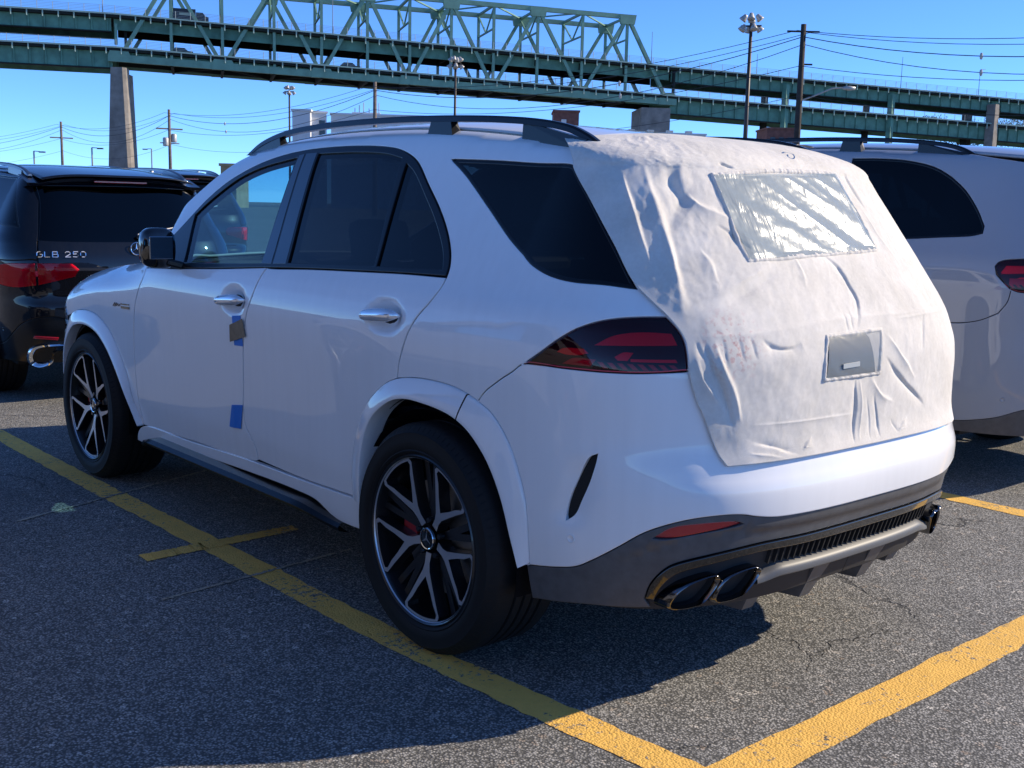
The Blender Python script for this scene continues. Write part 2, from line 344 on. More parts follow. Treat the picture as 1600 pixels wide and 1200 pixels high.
# ---------------------------------------------------------------- wheels
def wheel_parts(parent, Rt=.39, Rr=.287, wt=.29, twin=True, seg=96):
    """one wheel facing -X, hub at the origin; the rim plane lies at x = 0"""
    tyre = [(Rr-.004, .015), (Rr+.005, -.004), (Rr+.012, -.009), (Rr+.016, -.006), (Rr+.020, -.009), (Rr+.045, -.012), (Rr+.066, -.008), (Rr+.072, -.009), (Rr+.080, .002), (Rt-.012, .012), (Rt-.004, .022), (Rt, .036)]
    g = []
    for c in (.095, .135, .175, .215):
        g += [(Rt, c-.007), (Rt-.008, c-.005), (Rt-.008, c+.005), (Rt, c+.007)]
    tyre += g+[(Rt, wt-.02), (Rt-.012, wt), (Rr+.04, wt+.012), (Rr, wt-.015)]
    t = MB().lathe(tyre, seg, 'X').build('tyre', M['rubber_tread'], parent, autosmooth=50)
    b = MB(); b.lathe([(Rr+.003, .002), (Rr-.004, -.004), (Rr-.010, .0), (Rr-.016, .012), (Rr-.022, .06), (Rr-.03, .12), (Rr-.02, .24), (Rr, .26)], seg, 'X')
    b.build('rim_barrel', M['rimdark'], parent, autosmooth=40)
    MB().lathe([(Rr-.0105, -.0003), (Rr-.0135, .004)], seg, 'X').build('rim_edge', M['silver'], parent, smooth=True)
    # five forked spokes: machined front, dark flanks
    for q in range(5):
        a0 = -math.pi/2+q*2*math.pi/5
        mb = MB(); ro = Rr-.014
        def P(r, a, x): return (x, r*math.cos(a0+a), r*math.sin(a0+a))
        fork, st = .112, .052
        def face_x(r): return .036-.030*min(1, max(0, (r-.05)/(ro-.05)))**.8     # the face sinks towards the hub
        hw = R(21.5); th = .0075
        # outline of the machined Y: outer edge polyline (one side) and inner edge of the window
        outl = [(st, R(-16)), (st, R(16)), (.085, R(8.5)), (fork, R(9.5)), (.16, R(15.5)), (.21, R(19)), (ro-.012, hw), (ro, hw-R(2.2))]
        innl = [(fork+.018, 0.0), (.147, R(5.0)), (.18, R(11.2)), (.22, R(15.0)), (ro-.021, hw-R(2.8)), (ro-.008, hw-R(4.4))]
        arcn = 9
        L = outl[1:]; Lm = [(r, -a) for r, a in L]
        outer = L+[(ro, (hw-R(2.2))*(1-2*i/arcn)) for i in range(1, arcn)]+Lm[::-1]
        inn = innl+[(ro-.008, (hw-R(4.4))*(1-2*i/arcn)) for i in range(1, arcn)]+[(r, -a) for r, a in innl[::-1]][:-1]
        # triangulate the frame with the CDT
        A = np.array([(r*math.cos(a), r*math.sin(a)) for r, a in outer]); B = np.array([(r*math.cos(a), r*math.sin(a)) for r, a in inn])
        E = [(i, (i+1) % len(A)) for i in range(len(A))]+[(len(A)+i, len(A)+(i+1) % len(B)) for i in range(len(B))]
        vs, es, fs, *_ = delaunay_2d_cdt([Vector(p) for p in list(A)+list(B)], E, [], 0, 1e-6)
        V2 = np.array([(v.x, v.y) for v in vs]); F = np.array(fs); c = V2[F].mean(1); F = F[inside(A, c) & ~inside(B, c)]
        rot = lambda p, x: (x, p[0]*math.cos(a0)-p[1]*math.sin(a0), p[0]*math.sin(a0)+p[1]*math.cos(a0))
        fx = [face_x(math.hypot(*p)) for p in V2]
        mb.add([rot(p, x) for p, x in zip(V2, fx)], [tuple(f[::-1]) for f in F], 0)
        for Lp, sgn in ((A, 1), (B, -1)):
            n = len(Lp); Va = [rot(p, face_x(math.hypot(*p))) for p in Lp]; Vb = [rot(p*(1 if sgn > 0 else 1), face_x(math.hypot(*p))+.045) for p in Lp]
            mb.add(Va+Vb, [(i, (i+1) % n, n+(i+1) % n, n+i) for i in range(n)], 1)
        mb.build('spoke', [M['silver'], M['rimdark']], parent)
        # dark recessed bridge between two forks
        am = math.pi/5; mb = MB()
        for s in (-1, 1):
            mb.bar(P(.06, am, .066), P(ro, am+s*R(5.5), .050), .024, .02, up=(1, 0, 0))
        mb.build('spoke_bridge', M['rimdark'], parent)
    h = MB().lathe([(.0, .026), (.030, .026), (.036, .029), (.038, .034)], 32, 'X').build('hub_cap', M['gloss'], parent, smooth=True)
    s = MB().lathe([(.0375, .026), (.0355, .0235), (.033, .0245)], 32, 'X')
    for q in range(3):
        a = math.pi/2+q*2*math.pi/3
        s.add([(.0245, .0045*math.cos(a+1.57), .0045*math.sin(a+1.57)), (.0245, .0045*math.cos(a-1.57), .0045*math.sin(a-1.57)), (.0235, .031*math.cos(a), .031*math.sin(a))], [(0, 1, 2)])
    s.build('hub_star', M['chrome'], h)
    for q in range(5):
        a = math.pi/5+q*2*math.pi/5-math.pi/2; MB().lathe([(.0, .030), (.009, .030), (.011, .036), (.011, .05)], 10, 'X', (0, .062*math.cos(a), .062*math.sin(a))).build('wheel_bolt', M['rimdark'], parent)
    MB().lathe([(.06, .085), (.195, .085), (.197, .115), (.06, .115)], 48, 'X').build('brake_disc', M['steel'], parent)
    cal = MB(); nn = 10
    pr = []
    for i in range(nn+1):
        a = R(-10+i*2.4); pr.append(a)
    for i in range(nn):
        for r0, r1, x0, x1 in ((.11, .185, .066, .082),):
            pts = [(x, r*math.cos(a), r*math.sin(a)) for a in (pr[i], pr[i+1]) for r in (r0, r1) for x in (x0, x1+.05)]
            cal.add(pts, [(0, 1, 3, 2), (4, 6, 7, 5), (0, 4, 5, 1), (2, 3, 7, 6), (0, 2, 6, 4), (1, 5, 7, 3)])
    cal.build('brake_caliper', M['red'], parent)
def tread_mat():
    m, n, l, p = nmat('tyre_tread'); p.inputs['Base Color'].default_value = (.009, .009, .010, 1); p.inputs['Roughness'].default_value = .68; p.inputs['Specular IOR Level'].default_value = .3
    tc = n.new('ShaderNodeTexCoord'); sp = n.new('ShaderNodeSeparateXYZ'); l.new(tc.outputs['Object'], sp.inputs[0])
    at = n.new('ShaderNodeMath'); at.operation = 'ARCTAN2'; l.new(sp.outputs[1], at.inputs[0]); l.new(sp.outputs[2], at.inputs[1])
    k = n.new('ShaderNodeMath'); k.operation = 'MULTIPLY'; k.inputs[1].default_value = 88; l.new(at.outputs[0], k.inputs[0])
    sn = n.new('ShaderNodeMath'); sn.operation = 'SINE'; l.new(k.outputs[0], sn.inputs[0])
    gt = n.new('ShaderNodeMath'); gt.operation = 'GREATER_THAN'; gt.inputs[1].default_value = -.75; l.new(sn.outputs[0], gt.inputs[0])
    # sipes only on the shoulder and tread
    le = n.new('ShaderNodeVectorMath'); le.operation = 'LENGTH'
    cb = n.new('ShaderNodeCombineXYZ'); l.new(sp.outputs[1], cb.inputs[1]); l.new(sp.outputs[2], cb.inputs[2]); l.new(cb.outputs[0], le.inputs[0])
    ms = n.new('ShaderNodeMapRange'); ms.inputs[1].default_value = .365; ms.inputs[2].default_value = .378; l.new(le.outputs['Value'], ms.inputs[0])
    inv = n.new('ShaderNodeMath'); inv.operation = 'SUBTRACT'; inv.inputs[0].default_value = 1; l.new(gt.outputs[0], inv.inputs[1])
    mu = n.new('ShaderNodeMath'); mu.operation = 'MULTIPLY'; l.new(inv.outputs[0], mu.inputs[0]); l.new(ms.outputs[0], mu.inputs[1])
    b = n.new('ShaderNodeBump'); b.invert = True; b.inputs['Strength'].default_value = 1; b.inputs['Distance'].default_value = .006
    l.new(mu.outputs[0], b.inputs['Height']); l.new(b.outputs[0], p.inputs['Normal'])
    return m
M['rubber_tread'] = tread_mat()

# ---------------------------------------------------------------- sport utility vehicle
GLE = dict(
  dlo=[(2.33,1.172),(2.134,1.311),(2.031,1.402),(1.941,1.48),(1.827,1.547),(1.703,1.596),(1.533,1.643),(1.364,1.673),(1.192,1.69),(1.032,1.697),(.814,1.698),(.646,1.692),(.519,1.679),(.427,1.655),(.36,1.625),(.25,1.543),(.146,1.464),(.062,1.387),(.013,1.326),(-.008,1.283),(-.01,1.254),(.217,1.251),(.478,1.244),(.773,1.235),(1.103,1.221),(1.477,1.199),(1.767,1.183)],
  gl_front=[(1.219,1.659),(1.506,1.62),(1.679,1.576),(1.799,1.524),(1.916,1.46),(1.983,1.413),(1.93,1.315),(1.868,1.205),(1.502,1.218),(1.174,1.235)],
  gl_rear=[(1.057,1.671),(.784,1.671),(.576,1.661),(.466,1.643),(.392,1.267),(.685,1.257),(.967,1.248)],
  gl_fix=[(.425,1.624),(.374,1.267),(.02,1.274),(.052,1.329),(.145,1.424),(.255,1.513),(.357,1.59)],
  q=[(.193,1.637),(-.026,1.629),(-.203,1.619),(-.421,1.61),(-.461,1.596),(-.628,1.51),(-.775,1.383),(-.87,1.261),(-.762,1.269),(-.638,1.272),(-.549,1.28),(-.469,1.294),(-.366,1.322),(-.252,1.374),(-.085,1.476),(.093,1.586)],
  tail=[(-.472,1.026),(-.538,1.064),(-.617,1.112),(-.689,1.147),(-.756,1.168),(-.82,1.179),(-.902,1.185),(-.966,1.186),(-.987,1.166),(-1.005,1.143),(-1.014,1.113),(-1.014,1.041),(-.949,1.036),(-.873,1.032),(-.774,1.03),(-.641,1.03)],
  rgap=[(-.012,1.252),(-.007,1.219),(.019,1.171),(.071,1.116),(.11,1.061),(.14,1.002),(.162,.954),(.176,.9)],
  dgap=[(1.118,1.223),(1.143,1.177),(1.18,1.095),(1.218,1.024),(1.262,.895),(1.278,.745),(1.284,.60),(1.272,.56),(1.228,.515),(1.193,.47),(1.182,.428)],
  fgap=[(2.262,1.16),(2.268,1.12),(2.315,1.044),(2.368,.963),(2.41,.833),(2.42,.69),(2.407,.56),(2.392,.46),(2.372,.38)],
  dbot=[(2.372,.376),(1.82,.397),(1.206,.418),(.818,.42),(.478,.426)],
  rout=[(.467,.425),(.462,.525),(.448,.61),(.417,.698),(.365,.779),(.307,.831),(.238,.876),(.166,.902),(.077,.915),(-.027,.919),(-.119,.914),(-.193,.90),(-.246,.883),(-.306,.858),(-.364,.811),(-.404,.758),(-.437,.69),(-.461,.631),(-.478,.55),(-.488,.42)],
  rlip=[(.385,.425),(.376,.514),(.367,.591),(.341,.681),(.299,.747),(.239,.796),(.167,.832),(.091,.846),(.01,.845),(-.084,.837),(-.152,.823),(-.218,.795),(-.275,.753),(-.326,.701),(-.376,.626),(-.41,.554),(-.463,.407)],
  fout=[(2.405,.37),(2.462,.479),(2.532,.616),(2.614,.717),(2.721,.807),(2.86,.869),(3.0,.889),(3.15,.884),(3.28,.855),(3.39,.795),(3.47,.71),(3.525,.58),(3.55,.40)],
  flip=[(2.385,.38),(2.452,.468),(2.547,.567),(2.634,.652),(2.723,.725),(2.839,.788),(2.966,.816),(3.09,.816),(3.20,.795),(3.31,.735),(3.395,.65),(3.44,.55),(3.465,.40)],
  wb=[(-.47,.41),(-.6,.432),(-.673,.45),(-.726,.48),(-.8,.531),(-.86,.575),(-.903,.597),(-.991,.625),(-1.084,.637),(-1.156,.635),(-1.201,.626),(-1.272,.617),(-1.374,.615),(-1.55,.615)],
  apil=[(2.62,1.175),(2.30,1.385),(2.05,1.545),(1.85,1.65),(1.66,1.706)],
  fb=[(-.419,.997),(-.348,.96),(-.281,.918),(-.246,.883)],
  wy=(.005, 3.012), wz=.383, wx=-.974)
def arch_strip(name, sh, out, lip, mat, parent, k0=0, k1=1, mirror=False, n=70, off1=.032):
    """wheel-arch flare: swells from its outer edge to the lip, then turns in under it"""
    A = smooth_path(out, .006, 80, False); B = smooth_path(lip, .006, 80, False)
    def rs(P):
        d = np.concatenate([[0], np.cumsum(np.linalg.norm(np.diff(P, axis=0), axis=1))]); t = np.linspace(k0, k1, n)*d[-1]
        return np.stack([np.interp(t, d, P[:, 0]), np.interp(t, d, P[:, 1])], 1)
    A, B = rs(A), rs(B)
    rows = [(0, -.012), (.0, .0025), (.03, .005), (.10, .008), (.25, .0135), (.45, .020), (.65, .0255), (.82, .029), (.93, .0305), (.985, .029), (1.0, .025)]
    V = []
    for k, of in rows:
        q = A*(1-k)+B*k; V.append(sh.SO(q[:, 0], q[:, 1], np.full(n, of*off1/.032)))
    V.append(sh.SO(B[:, 0], B[:, 1], np.full(n, -.012))); V.append(sh.SO(B[:, 0]*.995+.005*A[:, 0], B[:, 1], np.full(n, -.05)))
    q = len(V); V = np.concatenate(V); 
    F = [(i*n+j, i*n+j+1, (i+1)*n+j+1, (i+1)*n+j) for i in range(q-1) for j in range(n-1)]
    if mirror: V = V*np.array([-1, 1, 1]); F = [f[::-1] for f in F]
    o = mesh(name, V, [f[::-1] for f in F], mat, parent, True); o.data.set_sharp_from_angle(angle=R(48)); return o
def rail(name, sh, mat, parent, top, mirror=False, x=-.64, feet=((1.50, 1.75), (.29, .40), (-.36, -.06)), hgt=.023, wid=.034):
    sx = -1 if mirror else 1
    T = smooth_path(top, .03, 60, False); n = len(T); V = []; roof = lambda y: float(sh.ZR(y))+.004
    xx = lambda y: x*float(.93+.07*sstep(-.5, .4, y))
    for y, z in T:
        h = hgt; X = xx(y)
        zb = max(z-h, min(z-.006, roof(y)-.01))
        V += [(sx*(X-wid*.5), y, zb), (sx*(X-wid*.42), y, z-.007), (sx*(X-wid*.2), y, z), (sx*(X+wid*.25), y, z), (sx*(X+wid*.48), y, z-.009), (sx*(X+wid*.5), y, zb)]
    F = [(i*6+k, i*6+(k+1) % 6, (i+1)*6+(k+1) % 6, (i+1)*6+k) for i in range(n-1) for k in range(6)]+[tuple(range(6)), tuple((n-1)*6+k for k in range(6))[::-1]]
    if mirror: F = [f[::-1] for f in F]
    o = mesh(name, V, [f[::-1] for f in F], mat, parent, True); o.data.set_sharp_from_angle(angle=R(35))
    zt = lambda y: float(np.interp(y, [p[0] for p in top[::-1]], [p[1] for p in top[::-1]]))
    for y0, y1 in feet:
        mb = MB(); X0 = xx((y0+y1)/2)
        V = []
        for y, dy in ((y0, -.03), (y1, .03)):
            V += [(sx*(X0-wid*.42), y, zt(y)-hgt*.6), (sx*(X0+wid*.42), y, zt(y)-hgt*.6), (sx*(X0+wid*.5), y+(dy*.6 if y0 > -.3 else 0), roof(y)-.012), (sx*(X0-wid*.55), y+(dy*.6 if y0 > -.3 else 0), roof(y)-.03)]
        mb.add(V, [(0, 1, 2, 3), (7, 6, 5, 4), (0, 4, 5, 1), (1, 5, 6, 2), (2, 6, 7, 3), (3, 7, 4, 0)]); mb.build('rail_foot', mat, o)
    return o
def grid(name, fn, nu, nv, mat, parent, flip=False, thick=0):
    U, W = np.meshgrid(np.linspace(0, 1, nu), np.linspace(0, 1, nv), indexing='ij'); V = fn(U.ravel(), W.ravel())
    F = [(i*nv+j, (i+1)*nv+j, (i+1)*nv+j+1, i*nv+j+1) for i in range(nu-1) for j in range(nv-1)]
    if flip: F = [f[::-1] for f in F]
    o = mesh(name, V, F, mat, parent, True)
    if thick:
        s = o.modifiers.new('solid', 'SOLIDIFY'); s.thickness = thick; s.offset = -1
    return o
def mir(P, sc): return [(2*sc-s, z) for s, z in P][::-1]
def build_suv(root, sh, P, pm, covered=False, tips=True, rails='trim', railtop=None, tailstyle='gle'):
    K = lambda *a, **k: both(panel, *a, **k)
    mp = P.get('mp', lambda s, z: s); mv = lambda L: [(float(mp(s, z)), z) for s, z in L]
    P = {k: (mv(v) if k in ('dlo', 'gl_front', 'gl_rear', 'gl_fix', 'rgap', 'dgap') else v) for k, v in P.items()}
    sc = sh.sc; D = P['dlo']
    up = P['dlo'][:21]                                   # front corner, over the top, to the rear lower corner
    # ---- white / coloured panels
    roof_edge = [(y, float(sh.ZR(y))-.001) for y in np.linspace(1.66, -.32, 14)]
    side = P['rgap'][::-1]+up[::-1][1:]+[(2.40, 1.165)]+P['apil']+roof_edge[1:]+P.get('dtop', [(-.62, 1.635), (-.85, 1.60), (-1.0, 1.45), (-1.045, 1.2)])+[(-1.045, 1.036)]+[p for p in P['tail'][11:]][0:]+[P['tail'][0]]+P['fb']+P['rout'][7:12][::-1]
    K('rear_quarter_panel', sh, side, pm, root, holes=[P['q']]+([] if tailstyle == 'glb' else [P['tail']]), corner=30)
    if True:
        rd = P['rgap']+P['rout'][:8][::-1][1:]+P['dbot'][::-1][:4][1:]+[]
        rear_door = P['rgap']+P['rout'][:7][::-1]+[(.478, .426), (.818, .42)]+P['dgap'][::-1]+mv([(1.103, 1.221), (.773, 1.235), (.478, 1.244), (.217, 1.251)])
        cup = lambda c, z0: (lambda s, z: -.028*np.exp(-(((s-c)/.085)**2+((z-z0)/.048)**2)**2))
        K('rear_door', sh, rear_door, pm, root, off=cup(.250, 1.106), cell=.02)
        front_door = P['dgap']+[(1.206, .418), (1.82, .397), (2.372, .378)]+P['fgap'][::-1][1:]+[(2.262, 1.16)]+mv([(1.95, 1.172), (1.767, 1.183), (1.477, 1.199)])
        K('front_door', sh, front_door, pm, root, off=cup(1.335, 1.077), cell=.02)
        ftop = [(y, float(sh.ZF(y))) for y in np.linspace(2.3, 3.36, 9)]
        fender = P['fgap'][::-1]+[(2.262, 1.163)]+ftop+[(3.44, .98), (3.40, .83)]+[p for p in P['fout'][:9]][::-1]
        K('front_fender', sh, fender, pm, root)
        sill = [(2.372, .376), (1.82, .397), (1.206, .418), (.818, .42), (.47, .426), (.40, .425), (.40, .305), (.611, .308), (.676, .332), (.739, .354), (.906, .362), (1.223, .359), (1.676, .345), (2.15, .322), (2.31, .306), (2.40, .281), (2.50, .28), (2.46, .33)]
        K('sill', sh, sill, pm, root, off=.006)
        for mr in (False, True):
            arch_strip('wheel_arch_flare', sh, P['rout'], P['rlip'], pm, root, 0, .615, mr)
            arch_strip('wheel_arch_flare', sh, P['rout'], P['rlip'], pm, root, .619, 1, mr)
            arch_strip('wheel_arch_flare', sh, P['fout'], P['flip'], pm, root, 0, 1, mr)
            # running board
            sx = -1 if mr else 1
            V = []; ys = np.linspace(.55, 2.36, 40)
            for y in ys:
                e = float(sstep(.55, .80, y)*sstep(2.38, 2.15, y)); zt = .312+.045*e
                V += [(-sx*(.93+.0*e), y, zt-.004), (-sx*(.945+.045*e), y, zt-.006), (-sx*(.955+.055*e), y, zt-.020), (-sx*(.95+.05*e), y, zt-.034), (-sx*.90, y, zt-.05)]
            F = [(i*5+k, i*5+k+1, (i+1)*5+k+1, (i+1)*5+k) for i in range(39) for k in range(4)]
            o = mesh('running_board', V, F if mr else [f[::-1] for f in F], M['trim'], root, True); o.data.set_sharp_from_angle(angle=R(30))
    # ---- rear bumper: painted upper part across the full width
    lo = P['wb']+[(sc+.02, .615)]
    half = P['fb'][::-1]+[P['tail'][0]]+P['tail'][:11:-1]+[(-1.014, 1.038), (-1.045, 1.03), (-1.075, .95), (-1.10, .86), (-1.125, .80), (-1.17, .782), (-1.4, .782)]
    down = [p for p in P['rout'][12:]]
    ring = half+mir(half, sc)+mir(down, sc)[::-1]+mir(lo, sc)[::-1]
    ring = half+[(sc, .782)]+mir(half, sc)+[(2*sc-s, z) for s, z in down]+[(2*sc-s, z) for s, z in P['wb']]+[(sc, P.get('wbz', .615))]+P['wb'][::-1]+down[::-1]
    vent = [(-.736,.794),(-.709,.782),(-.667,.726),(-.631,.649),(-.622,.598),(-.625,.585),(-.648,.603),(-.671,.655),(-.703,.722),(-.729,.776)]
    ve = vent if tailstyle == 'gle' else []
    scoop = lambda s, z: -.0*s
    def bo(s, z):
        s = np.where(s < sc, 2*sc-s, s)
        # a hollow behind the corner vent and a faint ledge below the tailgate
        d = np.hypot((s+.655)/.075, (z-.63-(s+.655)*-.9)/.12)
        h = -.016*np.exp(-(((s+.66-(.68-z)*.28)/.045)**2))*sstep(.56, .62, z)*sstep(.80, .70, z) if tailstyle == 'gle' else 0
        return h+.006*sstep(.745, .70, z)*sstep(-.9, -1.1, s)
    panel('rear_bumper', sh, ring, pm, root, holes=([vent, [(2*sc-s, z) for s, z in vent]] if ve else []), off=bo, cell=.022, gap=.0015, corner=30)
    if ve: both(panel, 'bumper_vent', sh, [(s, z) for s, z in inset(np.array(smooth_path(vent[::-1] if area2(vent) < 0 else vent, .01)), -.006)], M['under'], root, off=-.022, gap=0)
    # ---- dark lower valance
    vlow = [(-.49, .30), (-.60, .315), (-.737, .332), (-.93, .338), (-1.1, .40), (-1.26, .44), (-1.40, .455), (sc+.02, .455)]
    ringv = P['wb']+[(sc, P.get('wbz', .615))]+[(2*sc-s, z) for s, z in P['wb'][::-1]]+[(2*sc-s, z) for s, z in vlow]+[(sc, .455)]+vlow[::-1]
    sur = [(-.903,.37),(-.913,.419),(-.949,.466),(-.984,.485),(-1.222,.528),(-1.275,.525),(-1.285,.44),(-1.226,.364),(-1.094,.344),(-.932,.341)]
    rec = [(-.901,.566),(-.948,.597),(-1.04,.61),(-1.139,.611),(-1.165,.604),(-1.121,.594),(-1.044,.581),(-.952,.566)]
    gt = [(-1.275, .522), (-1.45, .528), (sc, .53)]
    bigh = [(-.984,.485),(-1.222,.528),(-1.45,.534),(sc,.536)]
    hole = [(-.903,.37),(-.913,.419),(-.949,.466),(-.984,.485),(-1.222,.528),(-1.45,.534),(sc,.536)]+[(2*sc-s, z) for s, z in [(-.903,.37),(-.913,.419),(-.949,.466),(-.984,.485),(-1.222,.528),(-1.45,.534)][::-1]]
    low2 = [(-.49, .30), (-.60, .315), (-.737, .332), (-.93, .338), (-1.0, .335)]
    if tailstyle == 'gle':
        ringv = P['wb']+[(sc, P.get('wbz', .615))]+[(2*sc-s, z) for s, z in P['wb'][::-1]]+[(2*sc-s, z) for s, z in vlow[:4]]+[(2*sc-s, z) for s, z in hole[:7]]+hole[:6][::-1]+vlow[:4][::-1]
        def vo(s, z):
            s = np.where(s < sc, 2*sc-s, s)
            zz = np.interp(-s, [.47, .8, .99, 1.15, 1.27, 1.6], [.41, .531, .625, .636, .617, .615])
            return -.002-.010*sstep(.03, .055, zz-z)*sstep(-.75, -1.0, s)
        panel('rear_valance', sh, ringv, M['plastic'], root, holes=[rec, [(2*sc-s, z) for s, z in rec]], off=vo, cell=.02, corner=30)
        both(panel, 'rear_reflector', sh, rec, M['refl'], root, off=-.012, gap=0, cell=.02)
        # gloss frame above the mesh insert, insert, lip and fins
        fr = [(-.903,.372),(-.913,.42),(-.949,.467),(-.984,.486),(-1.222,.529),(-1.45,.535),(sc,.537)]
        frin = [(-.93,.368),(-.945,.41),(-.975,.447),(-1.005,.462),(-1.225,.503),(-1.45,.507),(sc,.508)]
        ringf = fr+[(2*sc-s, z) for s, z in fr[:-1][::-1]]+[(2*sc-s, z) for s, z in frin[:-1]]+frin[::-1]
        panel('valance_trim', sh, ringf, M['gloss'], root, off=-.004, gap=.001, cell=.02, corner=30)
        ins = [(-.91,.34),(-.945,.41),(-1.005,.462),(-1.225,.505),(sc,.51),(2*sc+1.225,.505),(2*sc+1.005,.462),(2*sc+.945,.41),(2*sc+.91,.34),(2*sc+1.3,.36),(sc,.38),(-1.3,.36)]
        ins = [(-.91,.34),(-.945,.41),(-1.005,.462),(-1.225,.505),(sc,.51)]+[(2*sc-s, z) for s, z in [(-1.225,.505),(-1.005,.462),(-.945,.41),(-.91,.34)]]+[(2*sc+1.3, .36), (sc, .38), (-1.3, .36)]
        panel('valance_insert', sh, ins, M['under'], root, off=-.05, gap=0, cell=.03)
        for k in range(34):
            s = -1.29-(k+.5)*(2*(-sc)-2*1.29)/34
            a = sh.SO(np.array(s), np.array(.505), -.022); b = sh.SO(np.array(s), np.array(.455), -.024)
            MB().bar(a, b, .005, .02, up=(0, 1, 0)).build('mesh_slat', M['under'], root)
        # diffuser blade: a curved grey lip
        ss = np.linspace(-1.262, 2*sc+1.262, 60); V = []
        e = sstep(0, .10, np.minimum(-1.262-ss, ss-(2*sc+1.262)))
        zt = .428+.020*e; zb = .404+.014*e
        pr = [(zt+.0, -.035), (zt-.003, -.006), (zt-.012, .004), (zb+.004, .008), (zb-.004, .002), (zb-.006, -.05)]
        V = np.concatenate([sh.SO(ss, z, np.full(60, o)) for z, o in pr]); F = [(i*60+j, (i+1)*60+j, (i+1)*60+j+1, i*60+j+1) for i in range(5) for j in range(59)]
        dif = mesh('diffuser_blade', V, F, M['blade'], root, True); dif.data.set_sharp_from_angle(angle=R(40))
        for x in (-.40, -.16, .16, .40):
            y0 = float(sh.YR(.40))+.05+.28*abs(x)**2
            mb = MB(); V = []
            for dx in (-.035, .035):
                V += [(x+dx*1.25, y0-.04, .402), (x+dx*1.25, y0+.32, .395), (x+dx*.75, y0+.30, .265), (x+dx*.75, y0+.02, .285)]
            mb.add(V, [(0, 1, 2, 3), (7, 6, 5, 4), (0, 4, 5, 1), (1, 5, 6, 2), (2, 6, 7, 3), (3, 7, 4, 0)]); mb.build('diffuser_fin', M['plastic'], dif)
        # tail pipes: two slanted finishers a side
        for mr in (False, True):
            for poly in ([(-.962,.349),(-1.070,.357),(-1.094,.381),(-1.122,.440),(-1.108,.453),(-1.03,.435),(-.996,.415),(-.960,.368)], [(-1.108,.364),(-1.207,.372),(-1.232,.395),(-1.262,.452),(-1.244,.466),(-1.165,.455),(-1.130,.436),(-1.104,.386)]):
                Q = smooth_path(poly, .008, 200)
                Q = Q if area2(Q) > 0 else Q[::-1]
                b3 = sh.S(Q[:, 0], Q[:, 1]); c3 = b3.mean(0); yb = c3[1]
                b3 = b3.copy(); b3[:, 1] = yb+(b3[:, 1]-yb)*.8
                rows = []
                for sc_, dy in ((1.0, .12), (1.0, .012), (1.0, -.006), (.975, -.014), (.93, -.016), (.885, -.010), (.86, .004), (.85, .12)):
                    r = c3+(b3-c3)*np.array([sc_, 1, sc_]); r[:, 1] += dy; rows.append(r)
                n = len(Q); V = np.concatenate(rows); q = len(rows)
                F = [(i*n+j, i*n+(j+1) % n, (i+1)*n+(j+1) % n, (i+1)*n+j) for i in range(q-1) for j in range(n)]
                back = [tuple((q-1)*n+j for j in range(n))]
                if mr: V = V*np.array([-1, 1, 1])
                o = mesh('tail_pipe', V, (F+back) if mr else [f[::-1] for f in F+back], [M['gunm'], M['under']], root, True, fm=[0]*(len(F)-n)+[1]*(n+1)); o.data.set_sharp_from_angle(angle=R(50))
    else:
        vl = [(-.49, .30), (-.8, .30), (sc, .29)]
        ringv = P['wb']+[(sc, P.get('wbz', .615))]+[(2*sc-s, z) for s, z in P['wb'][::-1]]+[(2*sc-s, z) for s, z in vl]+vl[:-1][::-1]
        panel('rear_valance', sh, ringv, M['trim'] if tailstyle == 'glb' else M['plastic'], root, off=-.003, cell=.03, corner=30)
    # parking sensors
    sens = [P.get('sens', (-.65, .533, 0))] + [(s, .578, -.011) for s in (-1.435,)]
    for s, z, of in sens:
        for sg in (0, 1):
            s_ = s if not sg else 2*sc-s
            p = sh.SO(np.array(s_), np.array(z), of); n = Vector(sh.N(np.array(s_), np.array(z)))
            q = n.to_track_quat('Z', 'Y').to_matrix().to_4x4(); q.translation = Vector(p)
            o = MB().lathe([(.0135, .0), (.0135, .0016), (.0105, .0016), (.0100, .0006), (.0, .0012)], 20).build('parking_sensor', pm if of == 0 else M['plastic'], root, smooth=True); o.matrix_local = q
    # ---- glazing
    K('window_trim', sh, D, M['trim'], root, holes=[P['gl_front'], P['gl_rear'], P['gl_fix']], off=.003, gap=.001, corner=30)
    K('front_window', sh, P['gl_front'], M['pane'], root, off=-.005, gap=-.004, depth=.004, corner=30)
    K('rear_window', sh, P['gl_rear'], M['privacy'], root, off=-.005, gap=-.004, depth=.004, corner=30)
    K('fixed_window', sh, P['gl_fix'], M['privacy'], root, off=-.005, gap=-.004, depth=.004, corner=30)
    Pq = np.array(smooth_path(P['q'], .014, 30)); Pq = Pq if area2(Pq) > 0 else Pq[::-1]
    K('quarter_seal', sh, inset(Pq, -.002), M['trim'], root, holes=[inset(Pq, .010)], off=-.002, gap=0, corner=60)
    K('quarter_window', sh, inset(Pq, .006), M['privacy'], root, off=-.004, gap=0, depth=.004, corner=60)
    bg = [(1.1605, 1.69), (1.148, 1.69), (1.072, 1.236), (1.084, 1.236)]
    K('pillar_cover', sh, mv([(1.205, 1.668), (1.165, 1.673), (1.090, 1.237), (1.168, 1.234)]), M['gloss'], root, off=.0045, gap=0, edge=.001, depth=.003)
    K('pillar_cover', sh, mv([(1.153, 1.674), (1.068, 1.676), (.980, 1.243), (1.078, 1.238)]), M['gloss'], root, off=.0045, gap=0, edge=.001, depth=.003)
    # ---- roof, bonnet, windscreen
    xe = lambda y: sh.width(y, sh.ZR(y))
    yr0, yf0 = (-.30 if covered else P.get('yroof', -.66)), 1.69
